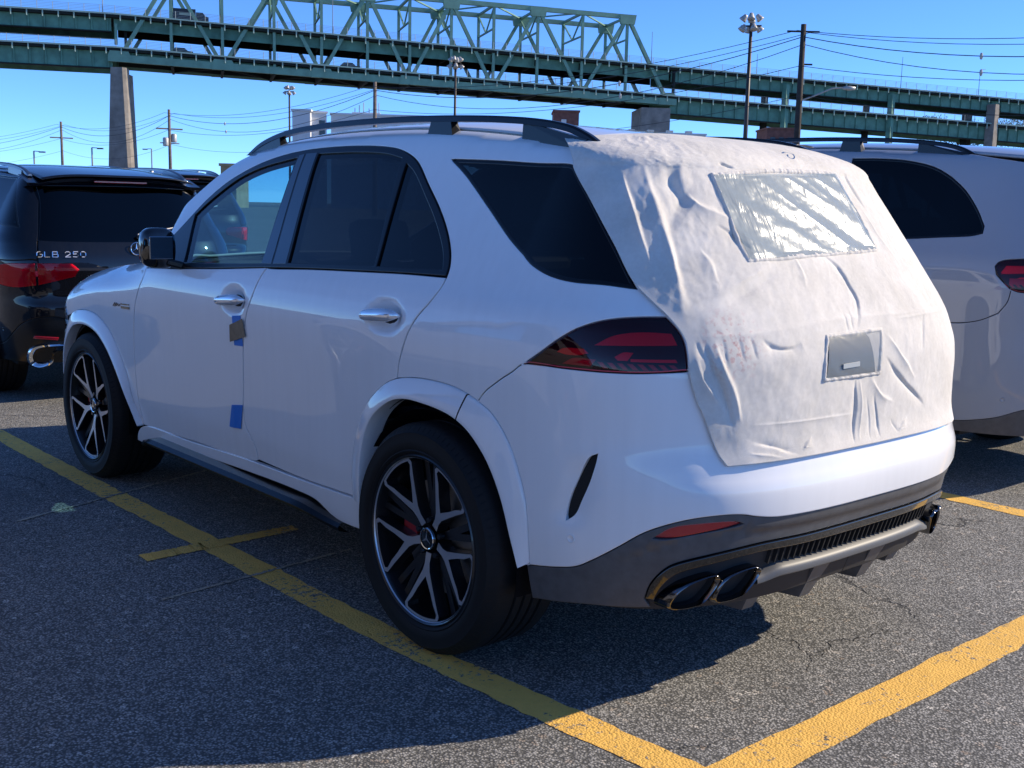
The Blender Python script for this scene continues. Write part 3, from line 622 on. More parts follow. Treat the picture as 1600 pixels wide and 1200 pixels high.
    def roof(u, v):
        y = yr0+(yf0-yr0)*v+(0 if covered else -.06*(1-(2*u-1)**2)*(1-v)**6); x = (2*u-1)*xe(y)*1.012
        return np.stack([x, y+.06*v**4*(1-(2*u-1)**2), sh.ZR(y)+.044*(1-np.abs(2*u-1)**4)+.001], 1)
    grid('roof_panel', roof, 40, 50, pm, root, thick=.012)
    both(lambda mirror=False: grid('roof_gutter', lambda u, v: np.stack([(1 if mirror else -1)*(xe(1.6-1.9*v)*1.0+(u-.5)*.03), 1.6-1.9*v, sh.ZR(1.6-1.9*v)+.0035-.006*u], 1), 3, 40, M['trim'], root, flip=mirror))
    def hood(u, v):
        y = 2.46+1.22*v; sy = np.clip((y-sh.S1)/(sh.YF(sh.ZF(y))-sh.S1), 0, 1); x = (2*u-1)*(sh.width(y, sh.ZF(y))-.012)*np.where(y > sh.S1, (1-sy**3.0)**(1/3.0), 1); zc = .048*(1-np.abs(2*u-1)**2.2)*(1-.5*v**4)
        return np.stack([x, y+.10*v**3*(1-np.abs(2*u-1)**2)-.03, sh.ZF(y)+zc+.012*np.exp(-((np.abs(2*u-1)-.72)/.06)**2)*(1-v), ], 1)
    grid('bonnet', hood, 50, 50, pm, root, thick=.012)
    ap = smooth_path(P['apil'], .05, 90, False)
    def ws(u, v):
        d = np.linspace(0, 1, len(ap)); s = np.interp(v, d, ap[:, 0]); z = np.interp(v, d, ap[:, 1]); w = sh.width(s, z)
        k = 1-(2*u-1)**2
        return np.stack([(2*u-1)*w*1.0, s+.20*k*(1-.55*v)-.004, z+.03*k*v], 1)
    grid('windscreen', ws, 30, 24, M['screen'], root)
    # ---- front end
    fe = sh.S1+sh.FL
    frontb = [(3.40, .82), (3.42, .98), (3.62, .93), (fe-.34, .93), (fe-.34, .42), (fe, .42), (fe, .26), (3.6, .27), (3.53, .42)]+P['fout'][8:12][::-1]
    K('front_bumper', sh, [(3.395, .80), (3.44, .77), (3.8, .70), (fe-.42, .60), (fe-.42, .45), (fe, .45), (fe, .25), (3.62, .27), (3.555, .42), (3.53, .58), (3.475, .71)], pm, root, cell=.05)
    K('headlamp', sh, [(3.43, .965), (3.75, .90), (fe-.42, .85), (fe-.44, .72), (3.8, .73), (3.46, .78)], M['clear'], root, off=-.002, cell=.05)
    K('headlamp_bowl', sh, [(3.43, .965), (3.75, .90), (fe-.42, .85), (fe-.44, .72), (3.8, .73), (3.46, .78)], M['satin'], root, off=-.03, cell=.05)
    gz = panel('grille', sh, [(fe-.40, .86), (fe+.40, .86), (fe+.44, .47), (fe-.44, .47)], M['trim'], root, off=-.02, cell=.06) if False else None
    gm = MB()
    for k in range(13): gm.box((-.36+k*.06, 3.86, .68), (.018, .02, .30))
    gm.box((0, 3.80, .68), (.80, .02, .36), m=1); gm.build('grille', [M['chrome'], M['under']], root)
    # ---- tail lamps
    if tailstyle != 'glb':
        T = P['tail']
        for mr in (False, True):
            o = panel('tail_lamp', sh, T, M['lens'], root, off=.002, gap=.0015, cell=.02, depth=.022, mirror=mr, corner=30, edge=.004)
            panel('lamp_bowl', sh, T, M['lensbase'], o, off=-.028, gap=.0, cell=.03, depth=.004, mirror=mr, corner=30)
            st = [([(-.735,1.105),(-.80,1.135),(-.90,1.15),(-.985,1.147),(-.998,1.115),(-.90,1.112),(-.80,1.108)], 'lamp_red', -.016),
                  ([(-.60,1.075),(-.625,1.088),(-.70,1.092),(-.715,1.08),(-.68,1.072),(-.64,1.07)], 'lamp_red', -.012),
                  ([(-.80,1.075),(-.83,1.09),(-.86,1.09),(-.84,1.066),(-.81,1.066)], 'lamp_red', -.012),
                  ([(-.85,1.072),(-.985,1.074),(-.99,1.065),(-.85,1.064)], 'lamp_red', -.010),
                  ([(-.62,1.042),(-.66,1.062),(-.74,1.064),(-.72,1.042)], 'lamp_deep', -.014)]
            for i in range(8):
                s0 = -.745-i*.031; st.append(([(s0, 1.058), (s0-.017, 1.058), (s0-.036, 1.040), (s0-.019, 1.040)], 'lamp_deep', -.010-.001*(i % 3)))
            for pl, mm, of in st: panel('lamp_element', sh, pl, M[mm], o, off=of, gap=0, edge=.001, depth=.006, cell=.03, mirror=mr)
    # ---- inner shell, wheel wells, floor
    lower = [(3.9, .30), (fe, .30), (fe, .80), (3.6, .92)]
    outl = [(fe, .30), (fe, .84), (3.62, .93)]+[(y, float(sh.ZF(y))-.02) for y in (3.3, 2.9, 2.62)]+[(2.3, 1.375), (2.05, 1.535), (1.85, 1.64), (1.66, 1.695)]+[(y, float(sh.ZR(y))-.01) for y in (1.3, .9, .5, .1, -.3)]+[(-.7, 1.61), (-1.2, 1.58), (sc, 1.58), (sc, .33)]+[(-.55, .32)]+[(-.47, .42), (-.45, .55), (-.40, .66), (-.30, .76), (-.16, .83), (.0, .85), (.16, .83), (.30, .75), (.38, .62), (.41, .42), (.43, .32), (2.42, .30), (2.46, .45), (2.55, .60), (2.68, .72), (2.84, .80), (3.0, .82), (3.14, .80), (3.28, .73), (3.37, .63), (3.43, .5), (3.47, .32)]
    gi = [np.array(smooth_path(P[k], .03, 30)) for k in ('gl_front', 'gl_rear', 'gl_fix', 'q')]
    K('inner_shell', sh, outl, M['interior'], root, holes=[inset(g if area2(g) > 0 else g[::-1], .004) for g in gi], off=-.024, gap=0, cell=.07, depth=.006, step=.04)
    for mr in (-1, 1):
        for y in P['wy']:
            wv = []; ang = np.linspace(R(-12), R(192), 30)
            for rr, xx_ in ((.432, -.925), (.432, -.60), (.28, -.585), (.05, -.585)): wv += [(-mr*xx_*-1, y+rr*math.cos(a), P['wz']+rr*math.sin(a)) for a in ang]
            mesh('wheel_well', wv, [(i*30+j, i*30+j+1, (i+1)*30+j+1, (i+1)*30+j) for i in range(3) for j in range(29)], M['well'], root, True)
    fl = MB(); fl.box((0, 1.45, .30), (1.5, 3.9, .08)); fl.box((0, -.60, .42), (1.3, .36, .08)); fl.box((0, 3.3, .36), (1.1, .7, .2)); fl.build('underbody', M['under'], root)
    # ---- cabin
    for x in (-.40, .40):
        for y, hh in ((1.42, 0), (.42, 0)):
            st = empty('seat', (x, y, .45), parent=root)
            MB().box((0, .12, .10), (.50, .52, .16)).build('cushion', M['seat'], st, bevel=.04)
            MB().box((0, -.20, .46), (.50, .15, .66), Matrix.Rotation(R(-16), 3, 'X')).build('backrest', M['seat'], st, bevel=.05)
            MB().box((0, -.315, .88), (.27, .10, .17), Matrix.Rotation(R(-12), 3, 'X')).build('headrest', M['seat'], st, bevel=.035)
    MB().box((0, 2.12, .95), (1.55, .50, .30)).box((0, 2.0, 1.11), (1.5, .22, .05)).build('dashboard', M['interior'], root, bevel=.04)
    sw = MB(); ring = [(-.40+.18*math.cos(a), 1.78+.05*math.sin(a), 1.06+.17*math.sin(a)) for a in np.linspace(0, 2*math.pi, 33)]
    sw.tube(ring, .016, 8, cap=False); sw.bar((-.56, 1.79, 1.06), (-.24, 1.79, 1.06), .03, .03); sw.build('steering_wheel', M['interior'], root, smooth=True)
    # ---- handles, mirrors, rails
    for mr in (False, True):
        sx = -1 if mr else 1
        for s0, s1, z0, z1 in ((1.476, 1.238, 1.064, 1.083), (.379, .165, 1.097, 1.113)):
            ss = np.linspace(s0, s1, 24); zz = np.linspace(z0, z1, 24); e = np.sqrt(np.clip(1-np.abs(2*np.linspace(0, 1, 24)-1)**3, 0, 1))
            ang = np.linspace(0, 2*np.pi, 14, endpoint=False); V = []
            for s, z, k, f in zip(ss, zz, e, np.linspace(0, 1, 24)):
                zr = .004+.021*k*(.72+.28*f); xr = .003+.014*k; cen = .030*k**.5*(1-.3*(1-f)) - .004
                for a in ang: V.append(sh.SO(np.array(s), np.array(z+zr*math.sin(a)), cen+xr*math.cos(a)))
            V = np.array(V); n = 14
            F = [(i*n+k, i*n+(k+1) % n, (i+1)*n+(k+1) % n, (i+1)*n+k) for i in range(23) for k in range(n)]+[tuple(range(n)), tuple(23*n+k for k in range(n))]
            if mr: V[:, 0] *= -1
            mesh('door_handle', V, F, M['handle'] if pm is M['white'] else pm, root, True)
        # mirror: shell, glass, foot
        mp = empty('door_mirror', (0, 0, 0), parent=root)
        prof = []
        xs = np.linspace(0, 1, 15); V = []; n = 18
        for t in xs:                                              # t: inner (0) to outer (1) end
            k = math.sqrt(max(0, 1-abs(2*t-1)**3.2)); X = .955+.150*t; cz = 1.262+.012*t; hz = .030+.064*k*(1-.18*t); hy = .016+.058*k; cy = 1.915+.02*t
            for a in np.linspace(0, 2*math.pi, n, endpoint=False):
                c, s = math.cos(a), math.sin(a); c = math.copysign(abs(c)**.7, c); s = math.copysign(abs(s)**.75, s)
                V.append((-sx*X, cy+hy*c*(1.0 if c > 0 else .55), cz+hz*s-(.012 if s < 0 else 0)*t))
        F = [(i*n+k, i*n+(k+1) % n, (i+1)*n+(k+1) % n, (i+1)*n+k) for i in range(14) for k in range(n)]+[tuple(range(n)), tuple(14*n+k for k in range(n))]
        mesh('mirror_shell', V, F, M['gloss'], mp, True)
        MB().box((-sx*1.032, 1.882, 1.268), (.108, .006, .100)).build('mirror_glass', M['mirror'], mp, bevel=.0028)
        MB().bar((-sx*.925, 1.90, 1.185), (-sx*1.0, 1.915, 1.205), .075, .035).build('mirror_foot', M['trim'], mp, bevel=.01)
        rail('roof_rail', sh, M[rails], root, railtop or [(1.80, 1.692), (1.708, 1.730), (1.62, 1.754), (1.45, 1.782), (1.179, 1.799), (.899, 1.804), (.596, 1.802), (.398, 1.797), (.178, 1.788), (.052, 1.781), (-.105, 1.768), (-.216, 1.752), (-.289, 1.735), (-.359, 1.706), (-.392, 1.687)], mr)
    # ---- wheels
    for sx in (1, -1):
        for y in P['wy']:
            w = empty('wheel', (sx*P['wx'], y, P['wz']), 0 if sx > 0 else math.pi, parent=root); w.rotation_euler[0] = random.uniform(0, 1.2) if sx < 0 else 0
            if not wheel_cache.get('w'):
                wheel_parts(w); wheel_cache['w'] = [(c, list(c.children)) for c in w.children]
            else:
                for c, subs in wheel_cache['w']:
                    d = c.copy(); COL.objects.link(d); d.parent = w
                    for g in subs:
                        h = g.copy(); COL.objects.link(h); h.parent = d
wheel_cache = {}
def hatch(root, sh, pm, glass_poly=None):
    sc = sh.sc
    h = [(-1.047, 1.03), (-1.047, 1.3), (-1.01, 1.45), (-.88, 1.60), (-1.2, 1.615)]
    h = [(-1.052, .79), (-1.052, 1.2), (-1.01, 1.45), (-.90, 1.59)]
    ring = h+[(sc, 1.60)]+[(2*sc-s, z) for s, z in h[::-1]]+[(sc, .775)]
    g = glass_poly or [(-1.12, 1.20), (-1.06, 1.42), (-1.0, 1.55)]
    gl = g+[(sc, g[-1][1]+.01)]+[(2*sc-s, z) for s, z in g[::-1]]+[(sc, g[0][1]-.01)]
    t = panel('tailgate', sh, ring, pm, root, holes=[gl], gap=.002, cell=.035, corner=30, off=.0)
    panel('rear_glass', sh, gl, M['privacy'], t, gap=-.003, off=-.004, depth=.004, cell=.05, corner=30)
M['mirror'] = simple('mirror_glass', (.30, .33, .36), .03, metal=1)
M['handle'] = simple('handle_satin', (.80, .81, .83), .16, metal=.55, coat=1)
SH = Shell()
car = empty('white_suv', (0, 0, 0), 0, 'white SUV with a fabric transit cover over its tailgate, parked on the yellow line', 'car')
build_suv(car, SH, GLE, M['white'], covered=True)
# ---------------------------------------------------------------- ground
def asphalt():
    m, n, l, p = nmat('asphalt')
    tc = n.new('ShaderNodeTexCoord')
    def noise(sc, det, rough=.5):
        t = n.new('ShaderNodeTexNoise'); t.inputs['Scale'].default_value = sc; t.inputs['Detail'].default_value = det; t.inputs['Roughness'].default_value = rough
        l.new(tc.outputs['Object'], t.inputs['Vector']); return t
    def rng(src, a, b, c, d):
        r = n.new('ShaderNodeMapRange'); r.inputs[1].default_value = a; r.inputs[2].default_value = b; r.inputs[3].default_value = c; r.inputs[4].default_value = d; l.new(src, r.inputs[0]); return r.outputs[0]
    def mix(f, a, b, mode='MIX'):
        x = n.new('ShaderNodeMix'); x.data_type = 'RGBA'; x.blend_type = mode
        for i, v in ((0, f), (6, a), (7, b)):
            if isinstance(v, tuple): x.inputs[i].default_value = v
            elif isinstance(v, (int, float)): x.inputs[i].default_value = v
            else: l.new(v, x.inputs[i])
        return x.outputs[2]
    v = n.new('ShaderNodeTexVoronoi'); v.inputs['Scale'].default_value = 128; v.inputs['Randomness'].default_value = 1; l.new(tc.outputs['Object'], v.inputs['Vector'])
    v2 = n.new('ShaderNodeTexVoronoi'); v2.inputs['Scale'].default_value = 52; l.new(tc.outputs['Object'], v2.inputs['Vector'])
    bw = n.new('ShaderNodeSeparateColor'); l.new(v.outputs['Color'], bw.inputs[0]); bw2 = n.new('ShaderNodeSeparateColor'); l.new(v2.outputs['Color'], bw2.inputs[0])
    stone = mix(rng(bw.outputs[0], 0, 1, 0, 1), (.19, .187, .178, 1), (.51, .497, .465, 1))
    big = rng(bw2.outputs[1], .90, .93, 0, 1)
    stone = mix(big, stone, mix(bw2.outputs[2], (.70, .67, .61, 1), (.36, .29, .23, 1)))
    tar = rng(v.outputs['Distance'], .30, .62, 0, 1)
    col = mix(tar, stone, (.10, .099, .094, 1))
    patch = noise(.55, 5); col = mix(rng(patch.outputs[0], .35, .7, .78, 1.18), (0, 0, 0, 1), col)
    fine = noise(9, 6, .7); col = mix(rng(fine.outputs[0], .3, .7, .82, 1.15), (0, 0, 0, 1), col)
    st = noise(.9, 4, .6); st2 = noise(3.1, 3); sm = n.new('ShaderNodeMath'); sm.operation = 'MULTIPLY'; l.new(rng(st.outputs[0], .58, .70, 0, 1), sm.inputs[0]); l.new(rng(st2.outputs[0], .45, .6, 0, .55), sm.inputs[1])
    col = mix(sm.outputs[0], col, (.05, .049, .047, 1))          # old oil stains
    # cracks
    wob = noise(2.2, 5, .65); vm = n.new('ShaderNodeVectorMath'); vm.operation = 'MULTIPLY_ADD'; l.new(wob.outputs['Color'], vm.inputs[0]); vm.inputs[1].default_value = (.5, .5, 0); l.new(tc.outputs['Object'], vm.inputs[2])
    cr = n.new('ShaderNodeTexVoronoi'); cr.feature = 'DISTANCE_TO_EDGE'; cr.inputs['Scale'].default_value = .62; l.new(vm.outputs[0], cr.inputs['Vector'])
    cm = noise(.8, 3); k1 = rng(cr.outputs['Distance'], .001, .0042, 1, 0); k2 = rng(cm.outputs[0], .50, .60, 0, .8)
    ck = n.new('ShaderNodeMath'); ck.operation = 'MULTIPLY'; l.new(k1, ck.inputs[0]); l.new(k2, ck.inputs[1])
    col = mix(ck.outputs[0], col, (.03, .03, .03, 1))
    l.new(col, p.inputs['Base Color']); p.inputs['Roughness'].default_value = .82; p.inputs['Specular IOR Level'].default_value = .35
    h = n.new('ShaderNodeMath'); h.operation = 'MULTIPLY_ADD'; l.new(v.outputs['Distance'], h.inputs[0]); h.inputs[1].default_value = -1; l.new(fine.outputs[0], h.inputs[2])
    h2 = n.new('ShaderNodeMath'); h2.operation = 'MULTIPLY_ADD'; l.new(ck.outputs[0], h2.inputs[0]); h2.inputs[1].default_value = -2; l.new(h.outputs[0], h2.inputs[2])
    b = n.new('ShaderNodeBump'); b.inputs['Strength'].default_value = .6; b.inputs['Distance'].default_value = .004; l.new(h2.outputs[0], b.inputs['Height']); l.new(b.outputs[0], p.inputs['Normal'])
    return m, (n, l, p, v, fine, noise, rng, mix, tc)
def road_paint(name, col, wear=.45):
    m, (n, l, p, v, fine, noise, rng, mix, tc) = asphalt()
    m.name = name
    base = p.inputs['Base Color'].links[0].from_socket
    w = noise(38, 6, .75); w2 = noise(2.5, 4)
    a = n.new('ShaderNodeMath'); a.operation = 'MULTIPLY_ADD'; l.new(w2.outputs[0], a.inputs[0]); a.inputs[1].default_value = .5; l.new(w.outputs[0], a.inputs[2])
    f = rng(a.outputs[0], wear+.36, wear+.42, 1, 0)
    tint = mix(rng(fine.outputs[0], .3, .7, 0, 1), tuple(c*.86 for c in col)+(1,), tuple(min(1, c*1.08) for c in col)+(1,))
    l.new(mix(f, base, tint), p.inputs['Base Color']); p.inputs['Roughness'].default_value = .75
    return m
ASPH = asphalt()[0]
def rise(y): return .016*max(0, min(y, 45)-8.0)          # the lot climbs gently away from the parked row
ys = [-300, -100, -40, -20, -8, 0, 8, 12, 20, 45, 120, 400, 1500]; xs = [-1500, -300, -60, -20, 0, 20, 60, 300, 1500]
gv = [(x, y, rise(y)) for y in ys for x in xs]; nx = len(xs)
tag(mesh('ground', gv, [(j*nx+i, j*nx+i+1, (j+1)*nx+i+1, (j+1)*nx+i) for j in range(len(ys)-1) for i in range(nx-1)], ASPH), kind='structure')
YEL = road_paint('yellow_line_paint', (.90, .53, .12), .47)
OLD = road_paint('old_chalk_line', (.46, .40, .30), .40)
def line(name, left, right, mat, z=.0018, label=None):
    L = smooth_path(left, .12, 60, False); Rr = smooth_path(right, .12, 60, False); NL = 160
    t = np.linspace(0, 1, NL)
    f = lambda P: np.stack([np.interp(t, np.linspace(0, 1, len(P)), P[:, i]) for i in (0, 1)], 1)
    A, B = f(L), f(Rr)
    A += RNG.normal(0, .0035, A.shape); B += RNG.normal(0, .0035, B.shape)
    V = [(x, y, z) for x, y in A]+[(x, y, z) for x, y in B]
    o = mesh(name, V, [(i, i+1, NL+1+i, NL+i) for i in range(NL-1)], mat); tag(o, kind='structure'); return o
line('painted_line', [(-.965, -1.12), (-1.005, -.6), (-1.055, .2), (-1.068, 1.4), (-1.095, 2.6), (-1.105, 4.2), (-1.12, 6.2)], [(-.838, -1.12), (-.878, -.6), (-.93, .2), (-.945, 1.4), (-.972, 2.6), (-.985, 4.2), (-1.0, 6.2)], YEL)
line('painted_line', [(-.97, -1.265), (.7, -1.258), (2.6, -1.25), (9, -1.2)], [(-.97, -1.122), (1.0, -1.112), (2.6, -1.10), (9, -1.05)], YEL, .0024)
line('painted_line', [(2.42, -1.09), (2.42, 5.6)], [(2.55, -1.09), (2.55, 5.6)], YEL)
line('painted_line', [(-1.325, 1.437), (-.60, 1.462)], [(-1.314, 1.536), (-.585, 1.548)], YEL, .0032)
line('painted_line', [(5.9, -1.09), (5.9, 5.6)], [(6.03, -1.09), (6.03, 5.6)], YEL)
line('painted_line', [(-4.62, -1.1), (-4.62, 5.0)], [(-4.49, -1.1), (-4.49, 5.0)], YEL)
for a, b, w in (((-1.56, 2.33), (-.30, 2.80), .020), ((-1.46, .96), (-.55, 1.07), .018)):
    line('worn_chalk_line', [a, b], [(a[0], a[1]+w), (b[0], b[1]+w)], OLD, .0042)

# ---------------------------------------------------------------- fabric cover over the tailgate
def fabric():
    m, n, l, p = nmat('cover_fabric')
    tc = n.new('ShaderNodeTexCoord')
    t = n.new('ShaderNodeTexNoise'); t.inputs['Scale'].default_value = 7; t.inputs['Detail'].default_value = 7; t.inputs['Roughness'].default_value = .62; l.new(tc.outputs['Object'], t.inputs['Vector'])
    t2 = n.new('ShaderNodeTexNoise'); t2.inputs['Scale'].default_value = 90; t2.inputs['Detail'].default_value = 5; l.new(tc.outputs['Object'], t2.inputs['Vector'])
    r = n.new('ShaderNodeValToRGB'); r.color_ramp.elements[0].position = .32; r.color_ramp.elements[0].color = (.69, .65, .585, 1); r.color_ramp.elements[1].position = .66; r.color_ramp.elements[1].color = (.82, .775, .71, 1)
    a = n.new('ShaderNodeMath'); a.operation = 'MULTIPLY_ADD'; l.new(t2.outputs[0], a.inputs[0]); a.inputs[1].default_value = .35; a.use_clamp = False
    s = n.new('ShaderNodeMath'); s.operation = 'SUBTRACT'; l.new(t.outputs[0], s.inputs[0]); s.inputs[1].default_value = .175; l.new(s.outputs[0], a.inputs[2]); l.new(a.outputs[0], r.inputs[0])
    # a blotchy red patch on the left of the cloth, fading outwards
    sp = n.new('ShaderNodeVectorMath'); sp.operation = 'DISTANCE'; l.new(tc.outputs['Object'], sp.inputs[0]); sp.inputs[1].default_value = (-.60, -.965, 1.125)
    mr = n.new('ShaderNodeMapRange'); mr.inputs[1].default_value = .02; mr.inputs[2].default_value = .13; mr.inputs[3].default_value = 1; mr.inputs[4].default_value = 0; l.new(sp.outputs['Value'], mr.inputs[0])
    t3 = n.new('ShaderNodeTexNoise'); t3.inputs['Scale'].default_value = 60; t3.inputs['Detail'].default_value = 4; l.new(tc.outputs['Object'], t3.inputs['Vector'])
    m3 = n.new('ShaderNodeMapRange'); m3.inputs[1].default_value = .52; m3.inputs[2].default_value = .66; m3.inputs[4].default_value = .6; l.new(t3.outputs[0], m3.inputs[0])
    mm = n.new('ShaderNodeMath'); mm.operation = 'MULTIPLY'; l.new(mr.outputs[0], mm.inputs[0]); l.new(m3.outputs[0], mm.inputs[1])
    mx = n.new('ShaderNodeMix'); mx.data_type = 'RGBA'; l.new(mm.outputs[0], mx.inputs[0]); l.new(r.outputs[0], mx.inputs[6]); mx.inputs[7].default_value = (.50, .12, .12, 1)
    l.new(mx.outputs[2], p.inputs['Base Color']); p.inputs['Roughness'].default_value = .85; p.inputs['Specular IOR Level'].default_value = .25
    p.inputs['Sheen Weight'].default_value = .15
    w1 = n.new('ShaderNodeTexWave'); w1.inputs['Scale'].default_value = 420; w1.bands_direction = 'X'; l.new(tc.outputs['Object'], w1.inputs['Vector'])
    w2 = n.new('ShaderNodeTexWave'); w2.inputs['Scale'].default_value = 420; w2.bands_direction = 'Z'; l.new(tc.outputs['Object'], w2.inputs['Vector'])
    ad = n.new('ShaderNodeMath'); l.new(w1.outputs['Fac'], ad.inputs[0]); l.new(w2.outputs['Fac'], ad.inputs[1])
    ad2 = n.new('ShaderNodeMath'); ad2.operation = 'MULTIPLY_ADD'; l.new(t2.outputs[0], ad2.inputs[0]); ad2.inputs[1].default_value = 3; l.new(ad.outputs[0], ad2.inputs[2])
    b = n.new('ShaderNodeBump'); b.inputs['Strength'].default_value = .22; b.inputs['Distance'].default_value = .0015; l.new(ad2.outputs[0], b.inputs['Height']); l.new(b.outputs[0], p.inputs['Normal'])
    # a little light comes through the cloth
    tr = n.new('ShaderNodeBsdfTranslucent'); l.new(mx.outputs[2], tr.inputs[0]); ms = n.new('ShaderNodeMixShader'); ms.inputs[0].default_value = .08
    l.new(p.outputs[0], ms.inputs[1]); l.new(tr.outputs[0], ms.inputs[2]); l.new(ms.outputs[0], n['Material Output'].inputs[0])
    return m
def film(name, col, alpha, rough=.07, crinkle=.16):
    m, n, l, p = nmat(name); p.inputs['Base Color'].default_value = (*col, 1); p.inputs['Roughness'].default_value = rough; p.inputs['Alpha'].default_value = alpha
    p.inputs['Specular IOR Level'].default_value = .35; p.inputs['Coat Weight'].default_value = .12; p.inputs['Coat Roughness'].default_value = .1
    tc = n.new('ShaderNodeTexCoord'); mp = n.new('ShaderNodeMapping'); mp.inputs['Rotation'].default_value = (0, R(32), 0); mp.inputs['Scale'].default_value = (30, 8, 7); l.new(tc.outputs['Object'], mp.inputs[0])
    t = n.new('ShaderNodeTexNoise'); t.inputs['Scale'].default_value = 1; t.inputs['Detail'].default_value = 3; t.inputs['Distortion'].default_value = .8; l.new(mp.outputs[0], t.inputs['Vector'])
    v = n.new('ShaderNodeTexVoronoi'); v.feature = 'DISTANCE_TO_EDGE'; v.inputs['Scale'].default_value = 10; l.new(tc.outputs['Object'], v.inputs['Vector'])
    a = n.new('ShaderNodeMath'); a.operation = 'MULTIPLY_ADD'; l.new(t.outputs[0], a.inputs[0]); a.inputs[1].default_value = 2.2; l.new(v.outputs['Distance'], a.inputs[2])
    b = n.new('ShaderNodeBump'); b.inputs['Strength'].default_value = crinkle; b.inputs['Distance'].default_value = .012; l.new(a.outputs[0], b.inputs['Height'])
    l.new(b.outputs[0], p.inputs['Normal']); l.new(b.outputs[0], p.inputs['Coat Normal']); return m
M['fabric'] = fabric()
def vnoise(P, scale, seed, octv=3):
    """smooth value noise on 2-D points"""
    g = np.random.default_rng(seed); out = np.zeros(len(P)); amp = 1
    for o in range(octv):
        T = g.random((64, 64)); q = P*scale*(2**o)+g.random(2)*50; i = np.floor(q).astype(int); f = q-i; f = f*f*(3-2*f)
        a = T[i[:, 0] % 64, i[:, 1] % 64]; b = T[(i[:, 0]+1) % 64, i[:, 1] % 64]; c = T[i[:, 0] % 64, (i[:, 1]+1) % 64]; d = T[(i[:, 0]+1) % 64, (i[:, 1]+1) % 64]
        out += amp*((a*(1-f[:, 0])+b*f[:, 0])*(1-f[:, 1])+(c*(1-f[:, 0])+d*f[:, 0])*f[:, 1]-.5); amp *= .5
    return out
SEAM = table([(.765, -1.115), (.777, -1.107), (.797, -1.095), (.843, -1.078), (.916, -1.053), (.96, -1.034), (1.019, -1.018), (1.041, -1.015), (1.113, -1.014), (1.143, -1.004), (1.166, -.987), (1.187, -.966), (1.228, -.913), (1.261, -.872), (1.383, -.775), (1.51, -.628), (1.596, -.461), (1.627, -.387), (1.648, -.339), (1.671, -.304), (1.695, -.265)], .004)
FOLDS = [([(-0.786, 1.575), (-0.836, 1.49), (-0.879, 1.399), (-0.912, 1.332)], .014, .014), ([(-0.884, 1.6), (-0.943, 1.468), (-0.985, 1.345), (-1.005, 1.245), (-1.013, 1.176)], .020, .03), ([(-0.993, 1.601), (-1.039, 1.53), (-1.086, 1.479)], -.030, .046), ([(-1.068, 1.531), (-1.121, 1.485), (-1.256, 1.449)], .014, .02), ([(-1.19, 1.43), (-1.264, 1.398), (-1.346, 1.348)], -.009, .009), ([(-1.274, 1.664), (-1.31, 1.641), (-1.347, 1.61)], -.013, .011),
 ([(-1.691, 1.342), (-1.748, 1.306), (-1.764, 1.253), (-1.768, 1.209), (-1.702, 1.133)], -.012, .009), ([(-1.396, 1.328), (-1.241, 1.276), (-1.119, 1.237)], .010, .018), ([(-1.414, 1.302), (-1.261, 1.25), (-1.129, 1.209)], -.007, .018), ([(-1.069, 1.109), (-1.084, 1.055), (-1.121, .969), (-1.139, .887)], -.022, .014), ([(-1.099, 1.113), (-1.115, 1.049), (-1.148, .968), (-1.165, .895)], .010, .014), ([(-1.033, 1.101), (-1.054, 1.016), (-1.1, .952)], .010, .012), ([(-1.047, 1.117), (-1.053, 1.095), (-1.061, 1.072)], -.010, .006),
 ([(-1.125, 1.125), (-1.130, 1.05)], -.004, .009), ([(-1.178, 1.125), (-1.186, 1.06)], -.0035, .009), ([(-1.219, 1.125), (-1.230, 1.065)], -.0035, .008), ([(-1.263, 1.114), (-1.293, 1.094), (-1.376, 1.088), (-1.413, 1.1)], -.012, .010), ([(-1.037, 1.129), (-1.245, 1.132), (-1.593, 1.155), (-1.964, 1.159), (-2.477, 1.156)], .006, .016), ([(-1.829, 1.035), (-1.894, .98), (-1.998, .914), (-2.069, .865)], -.015, .010), ([(-1.852, 1.101), (-1.898, 1.05), (-1.996, .961)], .010, .012), ([(-1.734, .979), (-1.8, .917), (-1.865, .897)], .008, .012),
 ([(-1.652, .982), (-1.653, .892), (-1.63, .787)], -.012, .007), ([(-1.677, .98), (-1.682, .889), (-1.66, .791)], .008, .008), ([(-1.754, .932), (-1.774, .849), (-1.775, .788)], -.007, .006), ([(-1.716, .925), (-1.728, .854), (-1.72, .785)], -.004, .006), ([(-1.658, 1.175), (-1.649, 1.122)], -.0035, .005), ([(-1.690, 1.176), (-1.676, 1.122)], -.0035, .005), ([(-1.376, .782), (-1.296, .811), (-1.207, .837)], -.009, .010), ([(-1.386, .793), (-1.433, .832)], .007, .007), ([(-1.884, .796), (-1.85, .841)], -.006, .006), ([(-1.889, .797), (-1.949, .836)], .006, .006), ([(-1.189, .801), (-1.31, .779)], .007, .007),
 ([(-1.197, .884), (-1.34, .883), (-1.51, .882), (-1.657, .881)], .0035, .005), ([(-2.13, 1.155), (-2.051, 1.043)], -.006, .010), ([(-1.931, 1.145), (-2.36, 1.155)], .006, .006), ([(-2.142, 1.488), (-2.141, 1.393), (-2.183, 1.319)], .006, .012), ([(-2.195, 1.634), (-2.163, 1.552), (-2.172, 1.488)], -.007, .014), ([(-1.509, 1.347), (-1.528, 1.3), (-1.516, 1.254)], .005, .012), ([(-1.093, 1.366), (-1.13, 1.313), (-1.138, 1.269)], .005, .014)]
def seg_dist(P, A, B):
    d = B-A; t = np.clip(((P-A)@d)/(d@d), 0, 1); return np.linalg.norm(P-(A+t[:, None]*d), axis=1), t
